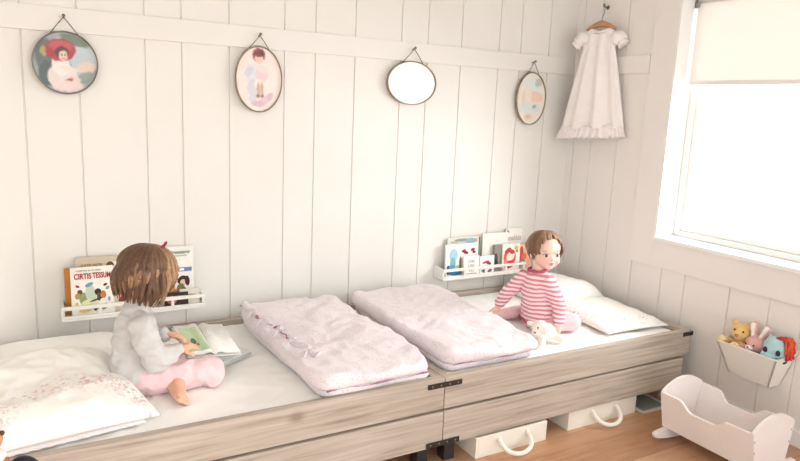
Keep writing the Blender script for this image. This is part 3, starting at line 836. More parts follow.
book(-.612, .165, .240, -.034, .010, .05, 'tall beige book standing behind the red-titled one', pm(206, 192, 168), [(.8, .84, .09, .06, 0, BR), (.4, .78, .32, .012, 'r', pm(150, 120, 90))], [('FORTELLINGER', .12, .82, .5, .06, pm(160, 128, 96))])
book(-.635, .162, .205, -.066, .012, .07, 'cream picture book with a red title and small cartoon animals', W_, [
    (.28, .36, .1, .13, 0, GRN), (.45, .45, .12, .2, .2, pm(200, 214, 190)), (.42, .22, .22, .12, 0, pm(222, 226, 180)), (.2, .5, .06, .05, 0, BR), (.15, .42, .07, .06, .2, pm(170, 150, 90)), (.42, .64, .1, .04, .3, BLU), (.62, .48, .08, .07, 0, DK), (.64, .38, .05, .09, 0, BR), (.6, .33, .2, .018, .25, DK), (.75, .42, .06, .08, .3, pm(200, 120, 60)),
    (.8, .2, .05, .04, 0, RED), (.85, .55, .05, .03, .5, GRN), (.12, .25, .04, .05, 0, YEL), (.8, .62, .05, .025, .3, DK), (.15, .62, .05, .025, -.3, RED), (.7, .15, .12, .05, 0, GRN), (.3, .12, .14, .05, 0, YEL), (.88, .32, .03, .05, 0, BLU), (.55, .15, .05, .06, 0, BR)],
    [('CIRTIS', .08, .76, .40, .12, RED), ('TESSUM', .51, .765, .42, .12, RED), ('en bildebok for de minste', .12, .92, .6, .035, pm(130, 120, 110))])
book(-.47, .17, .215, -.030, .014, .05, 'cream book with tan lettering between the red title and the girl', pm(240, 226, 206), [(.5, .3, .4, .14, 0, pm(222, 150, 140)), (.3, .2, .2, .1, 0, RED)], [('BARNA', .06, .70, .6, .12, pm(170, 120, 70))])
book(-.428, .14, .235, -.020, .006, .04, 'pale blue-green book behind the girl, only its corner out', pm(190, 206, 196))
book(-.285, .150, .262, -.036, .010, .05, 'tall white book with a drawn dark-haired figure, right of the girl', pm(240, 240, 232), [
    (.5, .90, .4, .018, 'r', pm(180, 192, 180)), (.5, .84, .3, .014, 'r', pm(190, 200, 190)), (.72, .60, .22, .035, 'r', pm(110, 130, 190)), (.62, .60, .1, .02, 'r', W_), (.65, .42, .14, .07, .2, DK), (.68, .37, .09, .06, 0, pm(226, 196, 170)), (.8, .40, .07, .09, .3, DK), (.6, .27, .12, .09, .3, pm(120, 124, 80)), (.75, .24, .16, .03, -.6, pm(110, 110, 90)), (.55, .14, .05, .1, .3, DK), (.72, .13, .05, .1, -.4, DK), (.4, .15, .2, .13, .1, pm(226, 130, 90)), (.3, .3, .15, .12, .1, pm(210, 150, 90))],
    [('Lillesoster', .2, .87, .7, .06, pm(140, 156, 140))])
book(-.270, .10, .065, -.072, .012, .05, 'small dark book low in the shelf at the girl\'s face', pm(60, 46, 44), [(.3, .5, .2, .3, 0, pm(222, 130, 96))])
book(-.205, .085, .075, -.070, .010, .06, 'small cream book low at the right end of its shelf', pm(226, 220, 206), [(.5, .6, .35, .1, 0, pm(150, 140, 124))])
# right shelf
PK = pm(226, 120, 120); TL = pm(120, 180, 196)
book(1.215, .215, .178, -.052, .010, .05, 'white book with a pale blue figure and red birds on its cover', pm(246, 244, 238), [
    (.24, .66, .13, .20, 0, pm(168, 208, 222)), (.22, .4, .09, .2, 0, pm(134, 186, 204)), (.2, .2, .16, .16, 0, pm(96, 160, 190)), (.08, .2, .05, .16, 0, pm(70, 96, 130)), (.38, .22, .12, .12, 0, pm(176, 204, 150)), (.46, .35, .04, .26, 0, pm(140, 130, 80)), (.3, .1, .22, .08, 0, pm(60, 130, 180)), (.55, .78, .07, .04, .4, RED), (.62, .72, .08, .05, -.3, pm(130, 70, 70)), (.84, .80, .07, .05, .4, RED), (.88, .72, .05, .04, 0, DK)])
book(1.245, .225, .208, -.022, .008, .04, 'grey-green book peeping over the blue figure cover', pm(222, 222, 208), [(.45, .93, .25, .04, 0, pm(150, 160, 150)), (.7, .9, .2, .07, 0, pm(160, 184, 196)), (.2, .88, .12, .03, 0, pm(190, 190, 170)), (.97, .7, .02, .28, 'r', pm(96, 88, 80))])
book(1.478, .185, .222, -.030, .010, .04, 'tall plain cream book in the middle of the right shelf', pm(244, 242, 232), [(.6, .18, .12, .12, 0, pm(90, 96, 96)), (.3, .3, .1, .05, 0, pm(220, 220, 210))])
book(1.655, .12, .24, -.018, .010, .03, 'tall white book with faint handwriting, behind the toddler\'s head', pm(244, 240, 232), [(.1, .92, .08, .05, 0, pm(150, 146, 140))], [('snakkis', .08, .70, .85, .14, pm(190, 178, 170)), ('boka', .2, .56, .5, .08, pm(200, 190, 182))])
book(1.32, .105, .112, -.078, .008, .05, 'small white book with grey lettering, left of the pair in front', pm(246, 244, 240), [(.5, .1, .4, .04, 0, pm(180, 190, 200))], [('OM', .28, .66, .4, .14, pm(170, 180, 184)), ('OSS', .28, .42, .4, .16, pm(170, 180, 184)), ('TO', .3, .2, .36, .14, pm(170, 180, 184))])
book(1.43, .10, .105, -.080, .008, .05, 'small white book with a red bow drawing, right of the pair in front', pm(246, 244, 240), [(.4, .66, .25, .07, .2, pm(206, 90, 106)), (.6, .6, .2, .08, -.3, pm(130, 70, 90)), (.5, .44, .3, .05, 0, pm(216, 110, 126)), (.3, .2, .2, .08, 0, pm(120, 140, 150)), (.7, .18, .16, .08, .3, pm(90, 100, 110))])
book(1.545, .045, .158, -.055, .012, .04, 'narrow dark grey book beside the red fish cover', pm(150, 142, 132), [(.25, .5, .3, .2, 0, pm(70, 74, 74)), (.3, .35, .3, .12, 0, pm(50, 54, 56))])
book(1.598, .128, .160, -.066, .010, .05, 'white book with a big red curled fish on its cover', pm(250, 240, 228), [
    (.42, .50, .36, .32, 0, pm(226, 96, 92)), (.46, .54, .24, .16, .3, pm(250, 226, 214)), (.38, .24, .28, .14, .1, pm(206, 56, 60)), (.3, .76, .2, .08, .4, pm(190, 70, 70)), (.55, .70, .14, .08, 0, pm(200, 60, 64)), (.78, .84, .12, .08, 0, pm(216, 200, 110)), (.82, .72, .08, .06, 0, pm(150, 170, 110)), (.85, .25, .04, .03, 0, pm(90, 160, 180)), (.2, .34, .12, .1, .4, pm(236, 150, 140))])
book(1.728, .10, .150, -.052, .012, .05, 'orange and olive book partly behind the toddler\'s hair', pm(238, 186, 158), [(.2, .6, .16, .32, 0, pm(206, 80, 76)), (.25, .22, .26, .18, 0, pm(120, 106, 66)), (.4, .5, .2, .14, 0, pm(226, 120, 90))])

# ------------------------------------------------------------------ storage boxes, lid
def make_box(x0, x1, y0, y1, h, label):
    t = empty('storage_box', ((x0 + x1) / 2, (y0 + y1) / 2, 0), label, 'box', 'white boxes under the right bed')
    w = .012
    bm = NB(); box(bm, (x0, y0, 0.0005), (x1, y1, .010)); 
    box(bm, (x0, y0, .0105), (x0 + w, y1, h), .0015); box(bm, (x1 - w, y0, .0105), (x1, y1, h), .0015); box(bm, (x0 + w, y1 - w, .0105), (x1 - w, y1, h), .0015)
    mk('box_body', bm, M['boxm'], t)
    bm = NB(); box(bm, (x0 + w + .0005, y0, .0105), (x1 - w - .0005, y0 + w, h), .0015); mk('front_panel', bm, M['boxm'], t)
    xc = (x0 + x1) / 2 + .00
    bm = NB()
    pts = []
    for j in range(15):
        a_ = PI * j / 14
        pts.append((xc - .075 * math.cos(a_) * (1 + .12 * math.sin(a_)), y0 - .006 - .062 * math.sin(a_) ** .8, .062 - .046 * math.sin(a_) ** .9))
    tube(bm, pts, .0095, 10); ell(bm, pts[0], .0125, u=12, v=8); ell(bm, pts[-1], .0125, u=12, v=8)
    mk('rope_handle', bm, M['rope'], t, True)
make_box(.742, 1.117, -1.042, -.66, .088, 'white wooden box with rope handle under the bed, nearer the joint')
make_box(1.262, 1.695, -1.022, -.66, .100, 'white wooden box with rope handle under the bed, nearer the cradle')
t = empty('plastic_tray', (1.78, -.95, 0), 'flat grey-green tray with a pale rim on the floor under the bed end', 'tray')
bm = NB(); tx0, tx1, ty0, ty1 = 1.715, 1.90, -1.055, -.83
bm2 = NB(); box(bm2, (tx0 + .008, ty0 + .008, .0005), (tx1 - .008, ty1 - .008, .006)); mk('tray_base', bm2, pm(150, 156, 146), t)
for A, B in (((tx0, ty0), (tx1, ty0 + .008)), ((tx0, ty1 - .008), (tx1, ty1)), ((tx0, ty0 + .0085), (tx0 + .008, ty1 - .0085)), ((tx1 - .008, ty0 + .0085), (tx1, ty1 - .0085))):
    box(bm, (A[0], A[1], .0005), (B[0], B[1], .014), .001)
mk('tray_rim', bm, pm(214, 212, 200), t)

# ------------------------------------------------------------------ wall basket
bs = empty('wall_basket', (2.03, -1.36, .245), 'white tapered wooden wall basket holding three plush toys', 'basket')
def bpt(u, side, z):   # u 0..1 along the wall, side 0 wall .. 1 front
    f = (z - .243) / (.40 - .243)
    y = (-1.258 + (-1.216 + 1.258) * f) * (1 - u) + (-1.452 + (-1.505 + 1.452) * f) * u
    xf = 2.010 + (1.948 - 2.010) * f
    return V((XR - .002 + (xf - XR + .002) * side, y, z))
def quadslab(bm, P, n, th):
    n = V(n).normalized() * th
    a_ = [bm.verts.new(p) for p in P]; b_ = [bm.verts.new(p + n) for p in P]
    bm.faces.new(a_); bm.faces.new(b_[::-1])
    for i_ in range(4): bm.faces.new((a_[i_], b_[i_], b_[(i_ + 1) % 4], a_[(i_ + 1) % 4]))
zb, zt = .243, .392
bm = NB(); quadslab(bm, [bpt(0, 1, zb), bpt(1, 1, zb), bpt(1, 1, zt), bpt(0, 1, zt)], (1, 0, .3), .010); mk('front_panel', bm, M['basket'], bs)
bm = NB(); quadslab(bm, [bpt(0, 0, zb), bpt(1, 0, zb), bpt(1, 0, zt + .03), bpt(0, 0, zt + .03)], (-1, 0, 0), .008); mk('back_panel', bm, M['basket'], bs)
bm = NB(); quadslab(bm, [bpt(0, 0, zb), bpt(1, 0, zb), bpt(1, 1, zb), bpt(0, 1, zb)], (0, 0, 1), .008); mk('bottom_panel', bm, M['basket'], bs)
for u in (0, 1):
    bm = NB(); quadslab(bm, [bpt(u, 0, zb), bpt(u, 1, zb), bpt(u, 1, zt), bpt(u, 0, zt + .02)], (0, -1 if u == 0 else 1, 0), .010)
    e = mk('end_panel', bm, M['basket'], bs)
    b3 = NB(); c0 = bpt(u, .5, .372); ell(b3, c0 + V((0, .0 if u else 0, 0)), (.018, .0025, .007), (0, 0, 0)); mk('hand_hole_shade', b3, M['black'], e, True)  # black ellipse paints the shade inside a grip slot; no opening is cut

# plush toys
YB = mat('yellow_plush', rgb(232, 194, 122), 0.95, 0.12, 60, 0.6, 150, sheen=0.5)
YB2 = mat('pale_yellow_plush', rgb(238, 212, 156), 0.95, 0.1, 60, 0.6, 150, sheen=0.5)
PB = mat('pink_plush', rgb(228, 176, 172), 0.95, 0.1, 60, 0.6, 150, sheen=0.5)
WB = mat('cream_plush', rgb(246, 236, 226), 0.95, 0.05, 60, 0.6, 150, sheen=0.5)
LB = mat('light_blue_plush', rgb(176, 214, 218), 0.9, 0.04, 40, 0.3, 120, sheen=0.4)
TLM = mat('teal_fabric', rgb(110, 150, 156), 0.9, 0.1, 40)
ORM = mat('orange_yarn', rgb(224, 98, 62), 0.9, 0.15, 60, 0.5, 120)
REDM = mat('red_yarn', rgb(206, 66, 60), 0.9, 0.15, 60, 0.5, 120)
def toy(name, label, loc): return empty(name, loc, label, 'toy', 'plush toys in the wall basket')
# bear
tb = toy('plush_bear', 'yellow plush bear at the left in the white wall basket', (2.02, -1.285, .26))
bm = NB(); c = V((2.020, -1.283, .44))
ell(bm, c, (.036, .040, .036)); ell(bm, c + V((-.030, -.010, -.006)), (.018, .02, .015)); ell(bm, c + V((.0, .028, .030)), .013); ell(bm, c + V((0, -.028, .030)), .013)
ell(bm, c + V((.014, 0, -.055)), (.028, .034, .040)); capsule(bm, c + V((-.01, .035, -.05)), .016, c + V((-.045, .042, -.042)), .017); capsule(bm, c + V((-.01, -.035, -.05)), .016, c + V((-.045, -.012, -.052)), .018)
ell(bm, c + V((.030, 0, -.10)), (.020, .030, .03))
mk('body', fuse(bm, .004, 3), YB, tb, True)
bm = NB(); ell(bm, c + V((-.047, -.013, -.004)), (.006, .009, .006)); mk('nose', bm, pm(196, 120, 80), tb, True)
for yy in (.006, -.030):
    bm = NB(); ell(bm, c + V((-.0345, yy, .013)), .004); mk('eye', bm, pm(70, 50, 40), tb, True)
for pc_ in ((-.050, -.011, -.046), (-.050, .044, -.036)):
    bm = NB(); ell(bm, c + V(pc_), (.012, .017, .016)); mk('paw_pad', bm, YB2, tb, True)
# bunny
tb = toy('plush_bunny', 'pink plush bunny with pale upright ears in the middle of the wall basket', (2.02, -1.365, .26))
bm = NB(); c = V((2.012, -1.362, .412))
ell(bm, c, (.034, .040, .034)); capsule(bm, c + V((.006, .012, .02)), .011, c + V((.012, .020, .072)), .013); capsule(bm, c + V((.006, -.016, .02)), .011, c + V((.012, -.034, .070)), .012)
ell(bm, c + V((.016, 0, -.05)), (.026, .034, .035)); capsule(bm, c + V((-.01, .032, -.03)), .014, c + V((-.042, .040, -.022)), .014); ell(bm, c + V((.030, 0, -.075)), (.020, .03, .025))
mk('body', fuse(bm, .004, 3), PB, tb, True)
for sg, ty in ((1, .020), (-1, -.034)):
    bm = NB(); capsule(bm, c + V((-.003, .016 * sg, .034)), .006, c + V((.000, ty, .074)), .010); mk('inner_ear', bm, WB, tb, True)
bm = NB(); ell(bm, c + V((-.030, .006, -.010)), (.010, .016, .010)); mk('muzzle', bm, WB, tb, True)
bm = NB(); ell(bm, c + V((-.040, .006, -.006)), (.003, .004, .003)); mk('nose', bm, pm(150, 70, 80), tb, True)
for yy in (.020, -.012):
    bm = NB(); ell(bm, c + V((-.0335, yy, .004)), .0035); mk('eye', bm, pm(50, 40, 44), tb, True)
bm = NB(); ell(bm, c + V((-.018, -.022, -.036)), (.026, .030, .014)); mk('scarf', bm, TLM, tb, True)
# horse
tb = toy('plush_horse', 'light blue plush horse with orange yarn mane at the right in the basket', (2.015, -1.445, .26))
bm = NB(); c = V((2.000, -1.440, .422))
ell(bm, c + V((.0, 0, .004)), (.036, .042, .043)); ell(bm, c + V((-.012, .012, -.026)), (.028, .030, .022)); capsule(bm, c + V((.016, .008, -.03)), .024, c + V((.030, .016, -.075)), .018)
capsule(bm, c + V((.006, .024, .03)), .009, c + V((.006, .030, .046)), .004)
mk('body', fuse(bm, .004, 4), LB, tb, True)
for sg in (.017, -.029):
    bm = NB(); ell(bm, c + V((-.033, sg, -.002)), (.005, .0085, .0105)); mk('eye', bm, pm(58, 44, 56), tb, True)
for j in range(26):
    bm_ = None
bm = NB(); R_ = random.Random(5)
for j in range(46):
    a_ = R_.uniform(-.5, 1.0); s0 = c + V((-.012 + .022 * R_.random(), -.004 - .010 * R_.random(), .040))
    pts = [s0 + V((0, 0, .002))]
    p = s0.copy(); vx = R_.uniform(-.2, .5)
    L = R_.uniform(.035, .070)
    for q in range(7):
        f = (q + 1) / 7
        p = s0 + V((vx * .05 * f, -.030 * math.sin(min(1, f * 1.6) * PI / 2) - R_.uniform(0, .014), .016 * math.sin(f * PI) - L * f * f * 1.0))
        pts.append(p)
    tube(bm, pts, .0042, 6, mi=j % 3 == 0)
mk('mane', bm, [ORM, REDM], tb, True)

for q in [o for o in COL.objects if o.get('group') == 'plush toys in the wall basket']:
    q.scale = (1.16, 1.16, 1.16) if q.name != 'plush_horse' else (1.22, 1.22, 1.22)
    q.location += V((.018, {'plush_bear': .008, 'plush_bunny': .006, 'plush_horse': -.014}[q.name], -.030 if q.name != 'plush_horse' else -.036))
# ------------------------------------------------------------------ doll cradle
cr = empty('doll_cradle', (1.72, -1.45, 0), 'white wooden doll cradle on rockers standing on the floor', 'cradle')
Y0, Y1 = -1.245, -1.670
def side_x(s, z):  # s 0 = room side, 1 = wall side; splayed outwards
    f = (z - .055) / (.22 - .055)
    return (1.617 + (1.580 - 1.617) * f) if s == 0 else (1.820 + (1.852 - 1.820) * f)
def rim(u):   # u 0..1 from far to near end
    if u < .20: return .222
    if u < .34: t_ = (u - .20) / .14; return .222 - .042 * (t_ * t_ * (3 - 2 * t_))
    if u < .60: return .180
    if u < .74: t_ = (u - .60) / .14; return .180 + .036 * (t_ * t_ * (3 - 2 * t_))
    return .216 + (.006) * (u - .74) / .26
for s in (0, 1):
    bm = NB(); N = 60; top, bot = [], []
    pts = [(0.0, .055)] + [(j / N, rim(j / N)) for j in range(N + 1)] + [(1.0, .055)]
    th = .012 if s == 0 else -.012
    e0 = .0005
    bm2 = bm
    extrude_poly(bm, pts, lambda u, z: V((side_x(s, z), Y0 - .0125 + (Y1 - Y0 + .025) * u, z)), lambda u, z: V((side_x(s, z) + th, Y0 - .0125 + (Y1 - Y0 + .025) * u, z)))
    mk('side_panel', bm, M['cradle'], cr)
for yy, y2 in ((Y0 - .012, Y0), (Y1, Y1 + .012)):
    bm = NB(); N = 24
    pts = [(side_x(0, .055), .055)] + [(side_x(0, .222), .222)]
    pts += [(side_x(0, .222) + (side_x(1, .222) - side_x(0, .222)) * j / N, .222 + .052 * math.sin(PI * j / N) ** .8) for j in range(1, N)]
    pts += [(side_x(1, .222), .222), (side_x(1, .055), .055)]
    extrude_poly(bm, pts, lambda a, b: V((a, yy, b)), lambda a, b: V((a, y2, b)))
    bmesh.ops.bevel(bm, geom=[e for e in bm.edges if e.verts[0].co.z > .2 and e.verts[1].co.z > .2 and abs(e.verts[0].co.y - e.verts[1].co.y) < 1e-4], offset=.0025, segments=2, affect='EDGES')
    mk('end_panel', bm, M['cradle'], cr)
bm = NB(); box(bm, (1.630, Y1 + .013, .056), (1.808, Y0 - .013, .066)); mk('bottom_board', bm, M['cradle'], cr)
for yy in (-1.262, -1.664):
    bm = NB(); pts = []; N = 30
    for j in range(N + 1):
        u = -1 + 2 * j / N; pts.append((1.722 + u * .172, .002 + .022 * u * u))
    up = [(1.722 + .172, .024), (1.722 + .180, .040), (1.722 + .165, .050)] + [(1.722 + .10, .054), (1.722 - .10, .054)] + [(1.722 - .165, .050), (1.722 - .180, .040)]
    extrude_poly(bm, pts + up, lambda a, b: V((a, yy - .011, b)), lambda a, b: V((a, yy + .011, b)))
    bmesh.ops.bevel(bm, geom=[e for e in bm.edges if abs(e.verts[0].co.y - e.verts[1].co.y) < 1e-4], offset=.004, segments=2, affect='EDGES')
    mk('rocker', bm, M['cradle'], cr)
bm = NB()
for p in ((1.592, -1.6555, .188), (1.600, -1.6555, .14), (1.835, -1.6555, .19), (1.829, -1.6555, .14)): ell(bm, (p[0], Y1 - .0005, p[2]), (.0035, .0015, .0035), u=8, v=6)
mk('screw_heads', bm, M['grey'], cr)

cr.location.x -= .014
# ------------------------------------------------------------------ toy at lower left corner
ty = empty('plush_toy', (-.90, -1.30, 0), 'orange toy with a black rounded side and tan head in the lower left corner', 'toy')
bm = NB(); ell(bm, (-.885, -1.30, .462), (.065, .07, .086)); ell(bm, (-.90, -1.30, .22), (.11, .10, .215)); mk('body', fuse(bm, .006, 4), mat('orange_plush', rgb(206, 116, 74), 0.9, 0.15, 30, 0.5, 90), ty, True)
bm = NB(); ell(bm, (-.802, -1.31, .462), (.044, .032, .066), (0, -.25, .0), 24, 16); mk('side_fin', bm, M['blackp'], ty, True)
bm = NB(); ell(bm, (-.862, -1.31, .540), (.022, .026, .016)); mk('collar', bm, WB, ty, True)
bm = NB(); ell(bm, (-.884, -1.30, .578), (.040, .042, .036)); mk('head', bm, mat('tan_plush', rgb(196, 152, 118), 0.9, 0.15, 30), ty, True)
bm = NB(); ell(bm, (-.876, -1.325, .566), (.024, .020, .020)); mk('muzzle', bm, M['blackp'], ty, True)
bm = NB(); ell(bm, (-.846, -1.305, .592), (.006, .008, .006)); mk('ear', bm, pm(90, 60, 44), ty, True)

ty.location.x -= .014
# ------------------------------------------------------------------ books on the left bed
def open_book(cx, cy, cz, ang, tilt, w, h, label):
    t = empty('open_picture_book', (cx, cy, cz), label, 'book')
    t.rotation_euler = (tilt[0], tilt[1], ang)
    Mx = t.matrix_basis
    def add(nm, bm, m, sm=False):
        bmesh.ops.transform(bm, matrix=Mx, verts=bm.verts[:]); return mk(nm, bm, m, t, sm)
    for sg in (-1, 1):
        N = 14; bm = NB(); r0 = []; r1 = []
        for j in range(N + 1):
            f = j / N; x = sg * w * f; z = .010 * math.sin(min(1, f * 2.2) * PI) * (1 - f) + .010 * (f if f < .1 else .1) * 10 * .5 + sg * 0
            r0.append((x, z))
        for j in range(N):
            (xa, za), (xb, zb_) = r0[j], r0[j + 1]
            q = [V((xa, -h / 2, za)), V((xb, -h / 2, zb_)), V((xb, h / 2, zb_)), V((xa, h / 2, za))]
            a_ = [bm.verts.new(p) for p in q]; b_ = [bm.verts.new(p - V((0, 0, .006))) for p in q]
            bm.faces.new(a_); bm.faces.new(b_[::-1]); bm.faces.new((a_[0], b_[0], b_[1], a_[1])); bm.faces.new((a_[2], b_[2], b_[3], a_[3])); bm.faces.new((a_[1], b_[1], b_[2], a_[2])); bm.faces.new((a_[3], b_[3], b_[0], a_[0]))
        pg = add('page_block', bm, pm(246, 244, 238), True)
        if sg == ARTSIDE:
            bm = NB(); 
            def L(f, g): 
                z = .010 * math.sin(min(1, f * 2.2) * PI) * (1 - f) + .005
                return V((sg * w * f, (g - .5) * h, z + .0006))
            gr = [[bm.verts.new(L(.10 + .80 * i_ / 10, .08 + .8 * j / 10)) for i_ in range(11)] for j in range(11)]
            for j in range(10):
                for i_ in range(10): bm.faces.new((gr[j][i_], gr[j][i_ + 1], gr[j + 1][i_ + 1], gr[j + 1][i_]))
            for (f0, g0, ra, rb, mi) in ((.55, .42, .10, .10, 1), (.68, .34, .12, .07, 1), (.45, .30, .05, .05, 2)):
                vs = [bm.verts.new(L(f0 + ra * math.cos(2 * PI * q / 14), g0 + rb * math.sin(2 * PI * q / 14)) + V((0, 0, .0006))) for q in range(14)]
                bm.faces.new(vs).material_index = mi
            bmesh.ops.recalc_face_normals(bm, faces=bm.faces[:])
            add('illustration', bm, [washy('green_meadow_print', [(168, 200, 150), (196, 218, 176), (186, 214, 170)], 20), pm(104, 118, 96), pm(150, 120, 90)])
    bm = NB(); box(bm, (-w - .004, -h / 2 - .004, -.0085), (w + .004, h / 2 + .004, -.0062)); add('cover', bm, pm(234, 236, 232))
    return t
ARTSIDE = -1
open_book(-.196, -.505, .460, .06, (.16, .10), .098, .235, 'open picture book with a green illustrated page in the girl\'s hands')
t = empty('picture_book', (-.110, -.47, MTOP), 'white closed book lying flat on the sheet right of the open book', 'book', rz=.5)
bm = NB(); box(bm, (-.085, -.065, .001), (.085, .065, .0035)); box(bm, (-.085, -.065, .0145), (.085, .065, .017)); bmesh.ops.transform(bm, matrix=t.matrix_basis, verts=bm.verts[:]); mk('cover', bm, pm(232, 234, 232), t)
bm = NB(); box(bm, (-.082, -.062, .0037), (.080, .062, .0143)); bmesh.ops.transform(bm, matrix=t.matrix_basis, verts=bm.verts[:]); mk('pages', bm, pm(196, 196, 190), t)

# ------------------------------------------------------------------ people
def hand(bm, w, d, n, size=1.0, curl=.5, mirror=1, spread=.12):
    """wrist w, finger direction d, palm-side normal n (fingers curl toward n)"""
    w, d, n = V(w), V(d).normalized(), V(n).normalized(); n = (n - d * n.dot(d)).normalized(); s = d.cross(n) * mirror
    S_ = size
    pc = w + d * .028 * S_
    m = Matrix((d, s, n)).transposed()
    e = m.to_euler()
    ell(bm, pc, (.030 * S_, .024 * S_, .012 * S_), e, 16, 10)
    ell(bm, w, (.018 * S_, .017 * S_, .013 * S_), e, 12, 8)
    for i_, (o_, L, r) in enumerate(((-.018, .036, .0062), (-.006, .042, .0065), (.006, .039, .0062), (.017, .030, .0055))):
        a0 = w + (d * .046 + s * o_ + n * .001) * S_
        dirn = (d + s * (o_ / .018) * spread).normalized()
        pts = [(a0 - d * .012 * S_, r * S_ * 1.05), (a0, r * S_)]
        ang = 0; p = a0
        for q, fr in enumerate((.42, .33, .25)):
            ang += curl * (.5 if q == 0 else .8)
            dv = dirn * math.cos(ang) + n * math.sin(ang)
            p = p + dv * L * fr * S_; pts.append((p, r * S_ * (1 - .08 * (q + 1))))
        chain(bm, pts)
    b0 = w + (d * .014 - s * .018 + n * .004) * S_
    b1 = b0 + (d * .014 - s * .014 + n * .008) * S_; b2 = b1 + (d * .018 - s * .004 + n * .008 * (1 + curl)) * S_
    chain(bm, [(b0, .0085 * S_), (b1, .0072 * S_), (b2, .006 * S_)])
def foot(bm, ankle, d, up, L=.13, mirror=1):
    """ankle joint, toe direction d, up = instep side"""
    a_, d, up = V(ankle), V(d).normalized(), V(up).normalized(); up = (up - d * up.dot(d)).normalized(); s = d.cross(up) * mirror
    k = L / .13
    heel = a_ - d * .018 * k - up * .016 * k
    chain(bm, [(a_, .021 * k), (heel, .019 * k)])
    ball = a_ + d * .068 * k - up * .022 * k
    chain(bm, [(a_ + up * .0, .021 * k), (a_ + d * .035 * k - up * .010 * k, .0185 * k), (ball, .015 * k)])
    chain(bm, [(heel, .018 * k), (ball - s * .012 * k, .013 * k)]); chain(bm, [(heel, .018 * k), (ball + s * .014 * k, .013 * k)])
    for i_, o_ in enumerate((-.020, -.009, .001, .010, .018)):
        r = (.0088, .0068, .0064, .006, .0056)[i_] * k
        b0 = ball + s * o_ * k + d * .004 * k; b1 = b0 + d * (.024 - abs(i_ - 1) * .0025) * k + up * .001
        chain(bm, [(b0, r), (b1, r * .95)])
def headmat(c, az, pitch, roll=0):
    return Matrix.Translation(V(c)) @ Matrix.Rotation(az, 4, 'Z') @ Matrix.Rotation(pitch, 4, 'Y') @ Matrix.Rotation(roll, 4, 'X')
def add_head(bm, H, k=1.0):
    tmp = NB()
    ell(tmp, (-.012, 0, .022), (.088, .076, .076), u=24, v=16)
    ell(tmp, (.014, 0, -.022), (.064, .066, .058), u=24, v=16)
    ell(tmp, (.050, 0, -.062), (.021, .024, .017)); ell(tmp, (.036, 0, -.052), (.036, .042, .028))
    for s in (-1, 1):
        ell(tmp, (.042, s * .032, -.036), (.028, .027, .026))
        ell(tmp, (.0, s * .074, -.012), (.015, .009, .022), (0, 0, s * .3))
        ell(tmp, (.004, s * .081, -.010), (.011, .004, .017), (0, 0, s * .3))
    capsule(tmp, (.070, 0, -.004), .006, (.0815, 0, -.020), .0085)
    for s in (-1, 1): ell(tmp, (.078, s * .007, -.023), (.007, .0055, .005))
    ell(tmp, (.073, 0, -.040), (.009, .015, .006)); ell(tmp, (.071, 0, -.049), (.009, .013, .006))
    ell(tmp, (.058, 0, .022), (.020, .048, .024))
    bmesh.ops.transform(tmp, matrix=H @ Matrix.Diagonal((k, k, k, 1)), verts=tmp.verts[:])
    me = bpy.data.meshes.new('x'); tmp.to_mesh(me); tmp.free(); bm.from_mesh(me); bpy.data.meshes.remove(me)
def face_parts(H, k, t):
    Hk = H @ Matrix.Diagonal((k, k, k, 1))
    def add(nm, bm, m):
        bmesh.ops.transform(bm, matrix=Hk, verts=bm.verts[:]); return mk(nm, bm, m, t, True)
    for s in (-1, 1):
        bm = NB(); ell(bm, (.0655, s * .030, -.004), (.0085, .0135, .0080), (0, 0, s * .38), 20, 12); add('eye', bm, M['eyew'])
        bm = NB(); ell(bm, (.0722, s * .0300, -.004), (.0030, .0072, .0074), (0, 0, s * .32)); add('iris', bm, M['iris'])
        bm = NB(); tube(bm, [(.0630, s * .0445, -.002), (.0720, s * .038, .0050), (.0752, s * .029, .0068), (.0745, s * .018, .002)], .0013, 6); add('eyelashes', bm, M['lash'])
        bm = NB(); tube(bm, [(.0625, s * .047, .017), (.0710, s * .035, .0215), (.0745, s * .021, .0195)], [.0008, .0015, .001], 6); add('eyebrow', bm, M['ht1'])
    bm = NB(); ell(bm, (.0790, 0, -.0405), (.0045, .0115, .0032)); ell(bm, (.0772, 0, -.0478), (.0050, .0095, .0040)); add('lips', bm, M['lip'])
